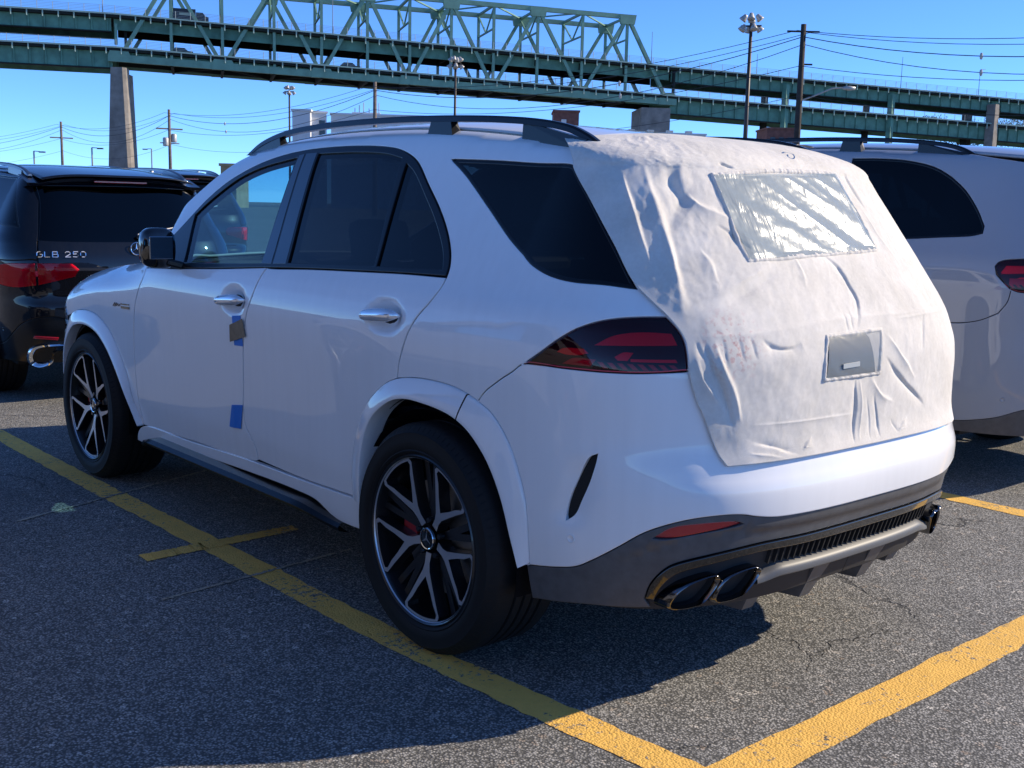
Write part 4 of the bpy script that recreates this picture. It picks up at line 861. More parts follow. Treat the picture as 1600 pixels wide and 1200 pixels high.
def fold_field(Q):
    h = np.zeros(len(Q))
    for pts, amp, w in FOLDS:
        L = smooth_path(pts, .03, 200, False); best = np.full(len(Q), 9.); tt = np.zeros(len(Q)); n = len(L)-1
        near = (np.abs(Q[:, 0]-L[:, 0].mean()) < np.ptp(L[:, 0])/2+5*w) & (np.abs(Q[:, 1]-L[:, 1].mean()) < np.ptp(L[:, 1])/2+5*w)
        idx = np.where(near)[0]
        if not len(idx): continue
        q = Q[idx]; bd = np.full(len(idx), 9.); bt = np.zeros(len(idx)); bs = np.ones(len(idx))
        for i in range(n):
            d, t = seg_dist(q, L[i], L[i+1]); c = d < bd; e = L[i+1]-L[i]; sgn = np.sign(e[0]*(q[:, 1]-L[i][1])-e[1]*(q[:, 0]-L[i][0]))
            bs = np.where(c, sgn, bs); bd = np.where(c, d, bd); bt = np.where(c, (i+t)/n, bt)
        x = bd*bs/w*(1+.25*np.sin(bt*9+w*900)); taper = np.clip(np.minimum(bt, 1-bt)*3.2+.05, 0, 1)**.8
        # a fold: sharp crest with softer flanks, and a shallow counter-dip beside it
        h[idx] += amp*.68*taper*np.where(x > 0, np.exp(-np.abs(x)*.85), np.exp(-(x*1.7)**2))
    return h
def roof_z(sh, X, Y):
    xe = sh.width(Y, sh.ZR(Y)); return sh.ZR(Y)+.044*(1-np.clip(np.abs(X)/xe, 0, 1)**4)
def build_cover(sh):
    sc = sh.sc; NU, NB, NT = 461, 330, 70
    u = np.linspace(-1, 1, NU); f = 1-np.abs(u); f = f**.92; ZT = 1.600
    zb = np.linspace(.772, ZT, NB)
    rows = []; coords = []
    for z in zb[::-1]:
        zz = np.where(f > -1, z+.006*np.sin(f*2)*(z < .80), z)
        s = SEAM(z)*(1-f)+sc*f
        s = np.where(u > 0, 2*sc-s, s)
        rows.append(sh.SO(s, zz, np.full(NU, .009)+.006*sstep(0, .15, f))); coords.append(np.stack([s, zz], 1))
    top0 = rows[0]; c0 = coords[0]
    sg = np.sign(u); sg[sg == 0] = 1
    tgt = np.stack([sg*(.605*(1-f)**.9), -.245-.10*sstep(0, .35, f), np.zeros(NU)], 1); tgt[:, 2] = roof_z(sh, tgt[:, 0], tgt[:, 1])+.010
    tgt[:, 2] = np.where(f < .04, 1.70, tgt[:, 2])
    P1 = top0+np.stack([-sg*.012*(1-sstep(0, .3, f)), .012*np.ones(NU), np.full(NU, .045)], 1)
    P2 = np.stack([top0[:, 0]*(.95-.02*f), np.minimum(top0[:, 1]+.07, -.29-.0*f), np.zeros(NU)], 1); P2[:, 1] = -.30*(1-sstep(0, .22, f))+sstep(0, .22, f)*(top0[:, 1]+.10)
    P2[:, 2] = roof_z(sh, P2[:, 0], P2[:, 1])+.018
    tops = []
    for t in np.linspace(0, 1, NT+1)[1:]:
        tops.append((1-t)**3*top0+3*(1-t)**2*t*P1+3*(1-t)*t*t*P2+t**3*tgt)
        coords.insert(0, np.stack([c0[:, 0], c0[:, 1]+.42*t], 1))
    V = np.array(tops[::-1]+rows); NV = V.shape[0]; Q = np.array(coords)
    for it in range(14):                                          # let the cloth bridge hollows
        W = V.copy(); W[1:-1, 1:-1] = .5*V[1:-1, 1:-1]+.125*(V[:-2, 1:-1]+V[2:, 1:-1]+V[1:-1, :-2]+V[1:-1, 2:]); V = W
    # normals for displacement
    du = np.gradient(V, axis=1); dv = np.gradient(V, axis=0); N = np.cross(dv, du); N /= np.linalg.norm(N, axis=2, keepdims=True)+1e-12
    ctr = np.array([0, .3, 1.0]); flip = np.sum(N*(V-ctr), axis=2) < 0; N[flip] *= -1
    q = Q.reshape(-1, 2); h = fold_field(q)
    n1 = vnoise(q, 9, 1, 4); n2 = vnoise(q*np.array([1.6, .8]), 22, 2, 3); rid = (1-2*np.abs(vnoise(q*np.array([1.3, .75]), 6, 5, 3)))
    left = np.exp(-((q[:, 0]+1.02)/.20)**2)*sstep(1.16, 1.28, q[:, 1])
    fine = 1-2*np.abs(vnoise(np.stack([q[:, 0]*1.0+q[:, 1]*.8, q[:, 1]*.45-q[:, 0]*.25], 1), 17, 12, 3))
    h += .0026*n1+.0005*n2+.0014*(rid-.7)*(.4+2.2*left)+.0018*left*vnoise(q, 40, 9, 2)+.0008*(fine-.7)
    e = np.minimum.outer(np.arange(NV), np.full(NU, 10**6)); eu = np.minimum(np.arange(NU), NU-1-np.arange(NU)); ev = np.minimum(np.arange(NV), NV-1-np.arange(NV))
    fade = np.clip(np.minimum(eu[None, :]/14, ev[:, None]/10), .05, 1)
    V = V+N*(h.reshape(NV, NU)*fade)[..., None]
    # sagging hem
    F = [(i*NU+j, i*NU+j+1, (i+1)*NU+j+1, (i+1)*NU+j) for i in range(NV-1) for j in range(NU-1)]
    return V, Q, N, F, NU, NV
CV, CQ, CN, CF, CNU, CNV = build_cover(SH)
cover = mesh('transit_cover', CV.reshape(-1, 3), CF, M['fabric'], None, True)
tag(cover, 'off-white fabric transit cover with clear windows stretched over the white SUV tailgate', 'cover')
so = cover.modifiers.new('thick', 'SOLIDIFY'); so.thickness = .0018; so.offset = 1
def on_cover(s, z, off):
    """point on the cover cloth nearest the given side coordinates"""
    q = CQ.reshape(-1, 2); P = CV.reshape(-1, 3); N = CN.reshape(-1, 3); out = []
    for a, b in zip(s, z):
        k = int(np.argmin((q[:, 0]-a)**2+(q[:, 1]-b)**2)); out.append(P[k]+N[k]*off)
    return np.array(out)
def film_patch(name, corners, nu, nv, mat, parent, amp, seed, off, stripe, gather=0):
    """wrinkled film sewn into the cover; corners = bl, br, tr, tl in side coordinates"""
    U, W = np.meshgrid(np.linspace(0, 1, nu), np.linspace(0, 1, nv), indexing='ij'); U, W = U.ravel(), W.ravel()
    c = np.array(corners); q = (1-U)[:, None]*(1-W)[:, None]*c[0]+U[:, None]*(1-W)[:, None]*c[1]+U[:, None]*W[:, None]*c[2]+(1-U)[:, None]*W[:, None]*c[3]
    base = SH.SO(q[:, 0], q[:, 1], np.full(len(q), off)); N = SH.N(q[:, 0], q[:, 1])
    e = np.minimum(np.minimum(U, 1-U)*nu, np.minimum(W, 1-W)*nv); fade = np.clip(e/6, 0, 1)
    sk = np.stack([(U-.55*(1-W))*stripe[0], W*stripe[1]+U*.6], 1)
    h = amp*(1-2*np.abs(vnoise(sk, 1.0, seed, 3)))+amp*.14*vnoise(np.stack([U, W], 1), 12, seed+1, 2)
    V = base+N*((h-amp*.6)*fade)[:, None]
    F = [(i*nv+j, (i+1)*nv+j, (i+1)*nv+j+1, i*nv+j+1) for i in range(nu-1) for j in range(nv-1)]
    return mesh(name, V, F, mat, parent, True)
def seam_strip(name, path, w, mat, parent, off, seed):
    """puckered stitched border"""
    P = smooth_path(path, .004, 30); n = len(P); A = inset(P if area2(P) > 0 else P[::-1], -w/2); B = inset(P if area2(P) > 0 else P[::-1], w/2)
    g = np.random.default_rng(seed); rows = []
    puck = np.convolve(np.tile(g.normal(0, 1, n), 3), np.ones(4)/4, 'same')[n:2*n]
    for k, o in ((0, -.004), (.15, .002), (.5, .0042), (.85, .002), (1, -.004)):
        q = A*(1-k)+B*k; rows.append(SH.SO(q[:, 0], q[:, 1], off+o+(.0022*puck if 0 < k < 1 else 0*puck)))
    V = np.concatenate(rows); F = [(i*n+j, i*n+(j+1) % n, (i+1)*n+(j+1) % n, (i+1)*n+j) for i in range(4) for j in range(n)]
    return mesh(name, V, F, mat, parent, True)
M['film'] = film('clear_film', (.30, .37, .40), .62, .20)
M['film2'] = film('clear_plate_film', (.30, .33, .35), .38, .25, .08)
win = [(-1.286, 1.333), (-2.053, 1.359), (-2.081, 1.604), (-1.217, 1.579)]
o = film_patch('cover_window', win, 190, 110, M['film'], cover, .007, 21, .0215, (3.2, .9)); o['label'] = 'crinkled clear plastic window sewn into the cover'
seam_strip('stitched_border', [(-1.217, 1.579), (-1.249, 1.483), (-1.26, 1.40), (-1.286, 1.333), (-1.447, 1.338), (-1.631, 1.345), (-1.837, 1.352), (-2.053, 1.359), (-2.074, 1.452), (-2.078, 1.536), (-2.081, 1.604), (-1.812, 1.606), (-1.53, 1.600), (-1.356, 1.588)], .016, M['fabric'], cover, .0165, 3)
pl = [(-1.497, .995), (-1.780, .994), (-1.826, 1.118), (-1.536, 1.113)]
o = film_patch('plate_window', pl, 90, 60, M['film2'], cover, .0015, 31, .0195, (2, 1.0)); o['label'] = 'small clear film window over the number plate'
seam_strip('stitched_border', [(-1.533, 1.114), (-1.663, 1.117), (-1.829, 1.119), (-1.797, 1.056), (-1.780, .994), (-1.631, .9945), (-1.494, .995), (-1.506, 1.056)], .013, M['fabric'], cover, .0165, 5)
mb = MB(); 
pd = [(-1.534, 1.108), (-1.735, 1.112), (-1.748, 1.099), (-1.757, .999), (-1.503, .998)]
panel('plate_recess_shadow', SH, pd, simple('plate_shade_panel', (.055, .07, .085), .6), cover, off=.0172, gap=0, edge=.001, depth=.004, drop=0).name = 'plate_shade_panel'  # flat dark panel on the cloth, painted as the shade inside the plate recess
MB().bar(SH.SO(np.array(-1.58), np.array(1.028), .0215), SH.SO(np.array(-1.665), np.array(1.030), .0215), .004, .014, up=(0, 0, 1)).build('plate_light_strip', simple('pale_strip', (.45, .48, .48), .4), cover)
# cord loop on the roof edge of the cover
pts = []
for px, py in ((.02, 0), (.05, .015), (.085, .006), (.075, -.02), (.045, -.045), (.028, -.03), (.04, -.012)):
    y = -.575-.12*.5+py; x = .06+px; pts.append((x, y, float(roof_z(SH, np.array(x), np.array(y)))+.022))
MB().tube([tuple(p) for p in smooth_path(np.array(pts)[:, :2], .01, 200, False).tolist()] and [(a, b, float(roof_z(SH, np.array(a), np.array(b)))+.024) for a, b in smooth_path(np.array(pts)[:, :2], .008, 200, False)], .0022, 6).build('tie_cord', simple('cord', (.16, .15, .14), .8), cover)
# tape and card on the doors
def sticker(name, poly, mat, off, label, cat, curl=0):
    o = panel(name, SH, poly, mat, None, off=lambda s, z: off+curl*np.clip((s-1.28)/.07, 0, 1)**2, gap=0, edge=.0008, depth=.0006, cell=.012, drop=.0002); tag(o, label, cat); return o
sticker('tape_strip', [(1.338, 1.012), (1.262, 1.020), (1.258, .893), (1.336, .889)], M['tape'], .002, 'blue masking tape holding the cardboard scrap on the front door edge', 'tape')
sticker('cardboard_scrap', [(1.345, .975), (1.238, 1.010), (1.222, .938), (1.352, .903)], M['card'], .007, 'small brown cardboard scrap taped over the front door edge', 'cardboard', .006)
sticker('tape_strip', [(1.368, .634), (1.285, .644), (1.305, .540), (1.395, .536)], M['tape'], .003, 'blue masking tape low on the front door edge', 'tape', .008)
# ---------------------------------------------------------------- the other parked cars
GLS = dict(GLE); GLS['mp'] = lambda s, z: s+.42*np.clip((z-.9)/.33, 0, 1)*(1-sstep(0, 2.25, s))
GLS['q'] = [(.30,1.677),(.133,1.674),(-.043,1.66),(-.205,1.624),(-.322,1.571),(-.455,1.499),(-.557,1.406),(-.611,1.33),(-.609,1.294),(-.554,1.282),(-.352,1.268),(-.158,1.255),(.12,1.25),(.22,1.33)]
GLS['tail'] = [(-.79,1.03),(-.75,1.065),(-.715,1.10),(-.706,1.139),(-.72,1.158),(-.745,1.168),(-.80,1.175),(-.87,1.178),(-.93,1.175),(-.96,1.15),(-.965,1.11),(-.965,1.03),(-.93,1.02),(-.89,1.017),(-.851,1.017),(-.82,1.02)]
GLS['fb'] = [(-.775,.97),(-.734,.912),(-.637,.869),(-.488,.848),(-.38,.862),(-.29,.878)]
GLS['wb'] = [(-.47,.35),(-.599,.361),(-.776,.395),(-.912,.442),(-1.1,.46),(-1.5,.46)]; GLS['wbz'] = .46; GLS['sens'] = (-.791, .489, 0); GLS['yroof'] = -.86
GLS['dtop'] = [(-.62, 1.668), (-.85, 1.645), (-1.0, 1.50), (-1.045, 1.2)]
SHL = Shell(zr=[(-1.1,1.63),(-.9,1.65),(-.7,1.668),(-.3,1.705),(0,1.722),(.3,1.735),(.6,1.743),(.9,1.744),(1.2,1.738),(1.5,1.722),(1.75,1.695),(2.0,1.65),(2.4,1.55),(2.9,1.42),(4,1.2)],
  yr=[(.15,-.93),(.28,-.97),(.36,-1.0),(.47,-1.035),(.58,-1.06),(.68,-1.07),(.76,-1.06),(.82,-1.05),(.95,-1.05),(1.05,-1.045),(1.12,-1.035),(1.3,-.985),(1.5,-.91),(1.62,-.86),(1.75,-.80)])
right = empty('silver_suv', (3.55, .62, 0), 0, 'silver SUV with rounded privacy quarter window parked on the far side of the covered SUV', 'car')
build_suv(right, SHL, GLS, M['white2'], tailstyle='gls'); hatch(right, SHL, M['white2'])
right.scale = (1.0, 1.04, 1.08)
both(panel, 'lamp_element', SHL, [(-.735, 1.11), (-.76, 1.145), (-.94, 1.15), (-.94, 1.11)], M['lamp_red'], right, off=-.010, gap=0, depth=.004, cell=.04)
both(panel, 'lamp_element', SHL, [(-.78, 1.055), (-.78, 1.085), (-.95, 1.085), (-.95, 1.055)], M['lamp_deep'], right, off=-.010, gap=0, depth=.004, cell=.04)
def copy_tree(o, parent=None, skip=()):
    c = o.copy(); COL.objects.link(c); c.parent = parent
    for ch in list(o.children):
        if ch.name.split('.')[0] not in skip: copy_tree(ch, c, skip)
    return c
left = copy_tree(car); left.name = 'grey_suv'; left.location = (-3.66, .10, 0)
left['label'] = 'grey SUV without a cover in the next stall, across the yellow line'
for o in left.children:
    if o.type == 'MESH' and o.data.materials and o.data.materials[0] in (M['white'], M['handle']):
        o.material_slots[0].link = 'OBJECT'; o.material_slots[0].material = M['navy']
hatch(left, SH, M['navy'])
# black compact SUV in the next row
GSH = Shell(low=[(.15,.81),(.22,.84),(.30,.87),(.38,.885),(.46,.893),(.53,.899),(.60,.902),(.75,.905),(.88,.911),(.98,.915),(1.04,.914),(1.10,.906),(1.15,.896)],
  up=[(0,.896),(.07,.885),(.135,.87),(.23,.85),(.44,.805),(.615,.765),(.79,.72),(.895,.69),(.945,.668),(.98,.64),(1.0,.60)],
  zr=[(-.9,1.56),(-.7,1.60),(-.3,1.655),(0,1.68),(.5,1.695),(1,1.69),(1.5,1.66),(1.75,1.63),(2,1.59),(2.5,1.5),(4,1.2)],
  yr=[(.15,-.84),(.28,-.88),(.4,-.92),(.55,-.945),(.7,-.945),(.8,-.925),(.95,-.93),(1.05,-.92),(1.15,-.885),(1.3,-.80),(1.5,-.68),(1.62,-.60),(1.75,-.5)], n=3.6)
GLB = dict(GLE); GLB['wx'] = -.915
def glyphs(text, s0, z0, h, adv, sh, off, mat, parent, name='badge_letter'):
    seg = {'G': [((.9,.75),(.6,1),(.2,1),(0,.75),(0,.25),(.2,0),(.7,0),(.9,.2),(.9,.5),(.5,.5))], 'L': [((0,1),(0,0),(.85,0))], 'B': [((0,0),(0,1),(.75,1),(.75,.52),(0,.52)),((.75,.52),(.85,.5),(.85,0),(0,0))],
      '2': [((0,.8),(.2,1),(.65,1),(.85,.75),(.8,.55),(0,0),(.9,0))], '5': [((.85,1),(.1,1),(.05,.55),(.6,.6),(.88,.35),(.65,0),(0,.05))], '0': [((.2,0),(0,.25),(0,.75),(.2,1),(.65,1),(.85,.75),(.85,.25),(.65,0),(.2,0))],
      'V': [((0,1),(.42,0),(.85,1))], '8': [((.45,.52),(.1,.75),(.25,1),(.65,1),(.8,.75),(.45,.52),(.05,.25),(.2,0),(.7,0),(.85,.25),(.45,.52))], 'I': [((.4,0),(.4,1))], 'T': [((0,1),(.9,1)),((.45,1),(.45,0))], 'U': [((0,1),(0,.2),(.2,0),(.65,0),(.85,.2),(.85,1))], 'R': [((0,0),(0,1),(.65,1),(.85,.78),(.65,.52),(0,.52)),((.4,.52),(.9,0))], 'O': [((.2,0),(0,.25),(0,.75),(.2,1),(.65,1),(.85,.75),(.85,.25),(.65,0),(.2,0))]}
    x = 0
    for ch in text:
        if ch != ' ':
            mb = MB()
            for st in seg[ch]:
                P = [Vector(sh.SO(np.array(s0-(x+u*h*1.25)), np.array(z0+v*h), off)) for u, v in st]
                for a, b in zip(P[:-1], P[1:]): mb.bar(a, b, .004, h*.17, up=(0, 0, 1) if abs((b-a).normalized().z) < .8 else (1, 0, 0))
            mb.build(name, mat, parent)
        x += adv*(h if ch != ' ' else h*.6)
def star(parent, p, r, mat, n=(0, -1, 0)):
    mb = MB(); ring = [(p[0]+r*math.cos(a), p[1], p[2]+r*math.sin(a)) for a in np.linspace(0, 2*math.pi, 25)]
    mb.tube(ring, r*.10, 6, cap=False)
    for q in range(3):
        a = math.pi/2+q*2*math.pi/3; d = Vector((math.cos(a), 0, math.sin(a))); s = Vector((-d.z, 0, d.x)); c = Vector(p)
        mb.add([c+s*r*.14, c-s*r*.14, c+d*r*.97, c+Vector((0, -r*.16, 0))], [(0, 3, 2), (3, 1, 2), (0, 1, 3)])
    return mb.build('star_emblem', mat, parent)
def build_glb(loc, label, paintm=None, detail=True, name='black_suv', group=None, rails='chrome', rz=0):
    pm = paintm or M['black']; sc = GSH.sc
    root = empty(name, loc, rz, label, 'car', group)
    build_suv(root, GSH, GLB, pm, tailstyle='glb', rails='satin', railtop=[(1.62, 1.655), (1.5, 1.70), (1.35, 1.728), (1.1, 1.742), (.7, 1.748), (.3, 1.742), (0, 1.730), (-.2, 1.712), (-.36, 1.682), (-.47, 1.640)])
    gp = [(-1.06, 1.175), (-.905, 1.195), (-.90, 1.23), (-.905, 1.555)]
    hatch(root, GSH, pm, gp)
    both(panel, 'tail_lamp', GSH, [(-.62, .86), (-.66, .995), (-.80, 1.012), (-1.03, 1.016), (-1.03, .856), (-.85, .84)], M['lens'], root, off=.008, depth=.012, cell=.03)
    both(panel, 'lamp_bowl', GSH, [(-.62, .86), (-.66, .995), (-.80, 1.012), (-1.03, 1.016), (-1.03, .856), (-.85, .84)], M['lamp_red'], root, off=.0015, depth=.003, cell=.04)
    both(panel, 'tailgate_lamp', GSH, [(-1.042, .857), (-1.042, 1.017), (-1.29, 1.016), (-1.345, .97), (-1.31, .918)], M['lens'], root, off=.008, depth=.012, cell=.03)
    both(panel, 'lamp_bowl', GSH, [(-1.042, .857), (-1.042, 1.017), (-1.29, 1.016), (-1.345, .97), (-1.31, .918)], M['lamp_red'], root, off=.0015, depth=.003, cell=.04)
    both(panel, 'lamp_element', GSH, [(-1.24, .935), (-1.22, 1.0), (-1.275, 1.0), (-1.30, .955)], M['lamp_red'], root, off=.004, gap=0, depth=.003, cell=.03)
    both(panel, 'lamp_element', GSH, [(-.70, .905), (-.70, .955), (-1.20, .965), (-1.20, .930)], M['lamp_red'], root, off=.0035, gap=0, depth=.002, cell=.04)
    # roof spoiler with the high brake lamp
    xx = np.linspace(-.66, .66, 40); V = []
    for x in xx:
        y = -.60-.05*(1-(x/.66)**2); zt = float(roof_z(GSH, np.array(x), np.array(-.5)))
        V += [(x, -.40, zt-.004+.012), (x, y, zt-.052), (x, y+.008, zt-.075), (x, -.50, zt-.085)]
    mesh('roof_spoiler', V, [(i*4+k, (i+1)*4+k, (i+1)*4+k+1, i*4+k+1) for i in range(39) for k in range(3)], pm, root, True).data.set_sharp_from_angle(angle=R(35))
    MB().box((0, -.655, 1.598), (.40, .012, .016)).build('brake_lamp', M['refl'], root, bevel=.004)
    both(panel, 'rear_reflector', GSH, [(-.97, .482), (-.98, .50), (-1.16, .487), (-1.15, .468)], M['refl'], root, off=.006, gap=0, cell=.04)
    for mr in (1, -1):                                            # chrome exhaust finishers
        V = []; pl = smooth_path([(-.90, .33), (-.93, .40), (-1.01, .432), (-1.30, .428), (-1.30, .40), (-1.12, .385), (-1.09, .30), (-1.0, .265), (-.92, .28)], .012, 200)
        b3 = GSH.S(pl[:, 0], pl[:, 1]); c3 = b3.mean(0); n = len(pl); rows = []
        for k, dy in ((1, .03), (1, -.02), (.97, -.035), (.80, -.04), (.66, -.02), (.62, .04)):
            r = c3+(b3-c3)*np.array([k, 1, k]); r[:, 1] += dy; rows.append(r)
        V = np.concatenate(rows)*np.array([mr, 1, 1]); F = [(i*n+j, i*n+(j+1) % n, (i+1)*n+(j+1) % n, (i+1)*n+j) for i in range(5) for j in range(n)]+[tuple(5*n+j for j in range(n))]
        mesh('exhaust_trim', V, F, [M['chrome'], M['under']], root, True, fm=[0]*(5*n)+[1]).data.set_sharp_from_angle(angle=R(50))
    if detail:
        glyphs('GLB 250', -1.045, 1.058, .036, 1.55, GSH, .006, M['chrome'], root)
        e = GSH.SO(np.array(sc), np.array(1.10), .012); star(root, (0, e[1]-.004, 1.115), .045, M['chrome'])
        a = GSH.SO(np.array(sc-.02), np.array(1.20), .03); b = GSH.SO(np.array(sc-.42), np.array(1.262), .02)
        wp = MB(); wp.bar(a, b, .022, .018); wp.build('wiper_arm', M['satin'], root, bevel=.006)
        MB().bar(a-np.array([0, -.01, .02]), GSH.SO(np.array(sc-.55), np.array(1.235), .014), .012, .02).build('wiper_blade', M['trim'], root)
    return root
black = build_glb((.21, 6.13, 0), 'black compact SUV with silver roof rails and chrome lettering on its tailgate')
b2 = copy_tree(black, None, ('badge_letter', 'star_emblem')); b2.name = 'dark_suv'; b2.location = (3.05, 11.3, rise(11.3)+.06); b2.scale = (1.0, 1.0, 1.02)
b2['label'] = 'dark SUV right behind the black lettered one, its brake lamp above that roof'
b3 = copy_tree(black, None, ('badge_letter', 'star_emblem')); b3.name = 'dark_suv'; b3.location = (3.0, 17.6, rise(17.6)+.10)
b3['label'] = 'farther dark SUV whose blue-lit roof rail shows in front of the bridge pier'
b4 = copy_tree(black, None, ('badge_letter', 'star_emblem')); b4.name = 'dark_suv'; b4.location = (2.9, 23.4, rise(23.4)+.06)
b4['label'] = 'farthest dark SUV, only a low strip of roof rail showing left of the bridge pier'
mb = MB()                                                        # small fender badge: slanted strokes and a dark bar
for s0, s1, z0, z1, w in ((2.640, 2.612, .949, .966, .006), (2.618, 2.590, .949, .966, .006), (2.596, 2.570, .952, .964, .004), (2.568, 2.545, .953, .964, .004)):
    a, b = SH.SO(np.array(s0), np.array(z0), .003), SH.SO(np.array(s1), np.array(z1), .003); mb.bar(a, b, .003, w, up=(0, 0, 1))
mb.build('badge_stroke', M['gunm'], car)
MB().bar(SH.SO(np.array(2.535), np.array(.950), .003), SH.SO(np.array(2.43), np.array(.953), .003), .003, .012).build('badge_bar', M['gloss'], car)
MB().bar(SH.SO(np.array(2.535), np.array(.966), .003), SH.SO(np.array(2.43), np.array(.969), .003), .003, .006).build('badge_line', M['gunm'], car)

# ---------------------------------------------------------------- double-deck truss bridge
M['steel_green'] = simple('bridge_green', (.17, .32, .235), .6, var=.15, vscale=.5)
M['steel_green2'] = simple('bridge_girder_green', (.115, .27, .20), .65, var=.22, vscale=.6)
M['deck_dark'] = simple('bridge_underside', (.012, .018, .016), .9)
M['rail_pale'] = simple('bridge_rail', (.32, .45, .39), .6)
M['fence'] = simple('fence_wire', (.30, .36, .38), .6)
M['concrete'] = simple('pier_concrete', (.25, .225, .20), .9, var=.25, vscale=.6)
M['steelpost'] = simple('galvanised', (.30, .30, .30), .5, metal=.4)
BA = Vector((92.26, 237.67, 0)); BE = Vector((.9052, -.4249, 0)); BN = Vector((.4249, .9052, 0))
def bp(t, off, z): return BA+BE*t+BN*off+Vector((0, 0, z))
zl = lambda t: 34.7-.0318*max(0, t)             # lower rail
zu = lambda t: 41.5-.0318*max(0, t)             # upper rail
zb = lambda t: 30.9-.0262*t                     # bottom chord
ztp = lambda t: 48.7-.0170*t                    # top chord
bridge = empty('truss_bridge', (0, 0, 0), 0, 'green double-deck steel truss bridge crossing behind the parking lot', 'bridge')
def bpart(name, mat, fn):
    mb = MB(); fn(mb); return mb.build(name, M[mat], bridge)
T0, T1, TE = -150, 126, 330
def sloped(mb, t0, t1, o0, o1, zf, a, b, n=12):
    """slab between two offsets following the grade, from zf+a up to zf+b"""
    ts = np.linspace(t0, t1, n)
    V = []
    for t in ts: V += [bp(t, o0, zf(t)+a), bp(t, o1, zf(t)+a), bp(t, o1, zf(t)+b), bp(t, o0, zf(t)+b)]
    F = [(i*4+k, i*4+(k+1) % 4, (i+1)*4+(k+1) % 4, (i+1)*4+k) for i in range(n-1) for k in range(4)]+[(0, 1, 2, 3)[::-1], tuple((n-1)*4+k for k in range(4))]
    mb.add(V, F)
for nm, zf in (('lower', zl), ('upper', zu)):
    gb = -5.7 if nm == 'lower' else -5.0
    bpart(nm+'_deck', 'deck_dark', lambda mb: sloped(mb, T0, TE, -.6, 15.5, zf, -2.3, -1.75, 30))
    bpart(nm+'_deck_edge', 'rail_pale', lambda mb: sloped(mb, T0, TE, -.95, -.65, zf, -1.75, -1.45, 30))
    bpart(nm+'_far_edge', 'rail_pale', lambda mb: sloped(mb, T0, TE, 15.5, 15.8, zf, -1.9, -1.3, 30))
    for a, b in ((T0, -1.5), (T1+1, TE)):
        bpart('girder', 'steel_green2', lambda mb: sloped(mb, a, b, .9, 1.25, zf, gb, -2.35, 24))
        bpart('girder', 'steel_green2', lambda mb: sloped(mb, a, b, 13.8, 14.1, zf, gb, -2.35, 24))
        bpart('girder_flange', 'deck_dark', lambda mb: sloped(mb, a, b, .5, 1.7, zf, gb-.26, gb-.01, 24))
        ts = np.arange(a+2, b, 3.1)
        for t in ts: bpart('stiffener', 'steel_green2', lambda mb: mb.bar(bp(t, .72, zf(t)+gb+.1), bp(t, .72, zf(t)-2.4), .25, .30))
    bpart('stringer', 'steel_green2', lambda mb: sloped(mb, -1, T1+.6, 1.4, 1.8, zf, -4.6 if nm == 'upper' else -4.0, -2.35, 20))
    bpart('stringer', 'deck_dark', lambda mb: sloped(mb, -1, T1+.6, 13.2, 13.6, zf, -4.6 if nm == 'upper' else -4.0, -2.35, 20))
    # sidewalk brackets: a pale tick every bay
    for k, t in enumerate(np.arange(T0+1, 262, 3.05)):
        bpart('deck_bracket', 'rail_pale', lambda mb: mb.bar(bp(t, -.75, zf(t)-3.0), bp(t, -.75, zf(t)-1.5), .22, .22))
    def fence(mb):
        for t in np.arange(T0, 300, 3.05): mb.bar(bp(t, -.8, zf(t)-1.5), bp(t, -.8, zf(t)+.05), .09, .09)
        for h in (-1.2, -.9, -.6, -.3, 0): sloped(mb, T0, TE, -.83, -.77, zf, h, h+.05, 24)
    o = bpart('safety_fence', 'fence', fence); o['kind'] = 'stuff'
# trusses
bn = [0, 21.3, 42.6, 62.4, 82.0, 103.6, 125.8]; tn = [10.65, 32.3, 52.8, 72.0, 92.6, 114.8]
for off, far in ((0, False), (15, True)):
    W = .95 if not far else .9
    bpart('bottom_chord', 'steel_green', lambda mb: mb.bar(bp(0, off, zb(0)), bp(125.8, off, zb(125.8)), W, 1.5))
    bpart('top_chord', 'steel_green', lambda mb: mb.bar(bp(tn[0], off, ztp(tn[0])), bp(tn[-1], off, ztp(tn[-1])), W, 1.0))
    for i, t in enumerate(bn):
        if i < 6: bpart('diagonal', 'steel_green', lambda mb: mb.bar(bp(t, off, zb(t)), bp(tn[i], off, ztp(tn[i])), W*.8, .95 if i == 0 else .75, up=BN))
        if i > 0: bpart('diagonal', 'steel_green', lambda mb: mb.bar(bp(t, off, zb(t)), bp(tn[i-1], off, ztp(tn[i-1])), W*.8, .95 if i == 6 else .75, up=BN))
        if 0 < i < 6: bpart('vertical', 'steel_green', lambda mb: mb.bar(bp(t, off, zb(t)), bp(t, off, ztp(t)), .6, .6, up=BN))
        # gusset plate
        h = 1.5
        bpart('gusset', 'steel_green', lambda mb: mb.prism([(-2.3, -.75), (2.3, -.75), (2.3, .5), (1.6, 2.1), (-1.6, 2.1), (-2.3, .5)], -.56, .56, (bp(t, off, zb(t)), BE, Vector((0, 0, 1)), BN)))
    for t in tn:
        bpart('vertical', 'steel_green', lambda mb: mb.bar(bp(t, off, zb(t)), bp(t, off, ztp(t)), .6, .6, up=BN))
        bpart('gusset', 'steel_green', lambda mb: mb.prism([(-1.7, -1.7), (1.7, -1.7), (2.1, .5), (-2.1, .5)], -.54, .54, (bp(t, off, ztp(t)), BE, Vector((0, 0, 1)), BN)))
tt = sorted(tn+bn[1:6])
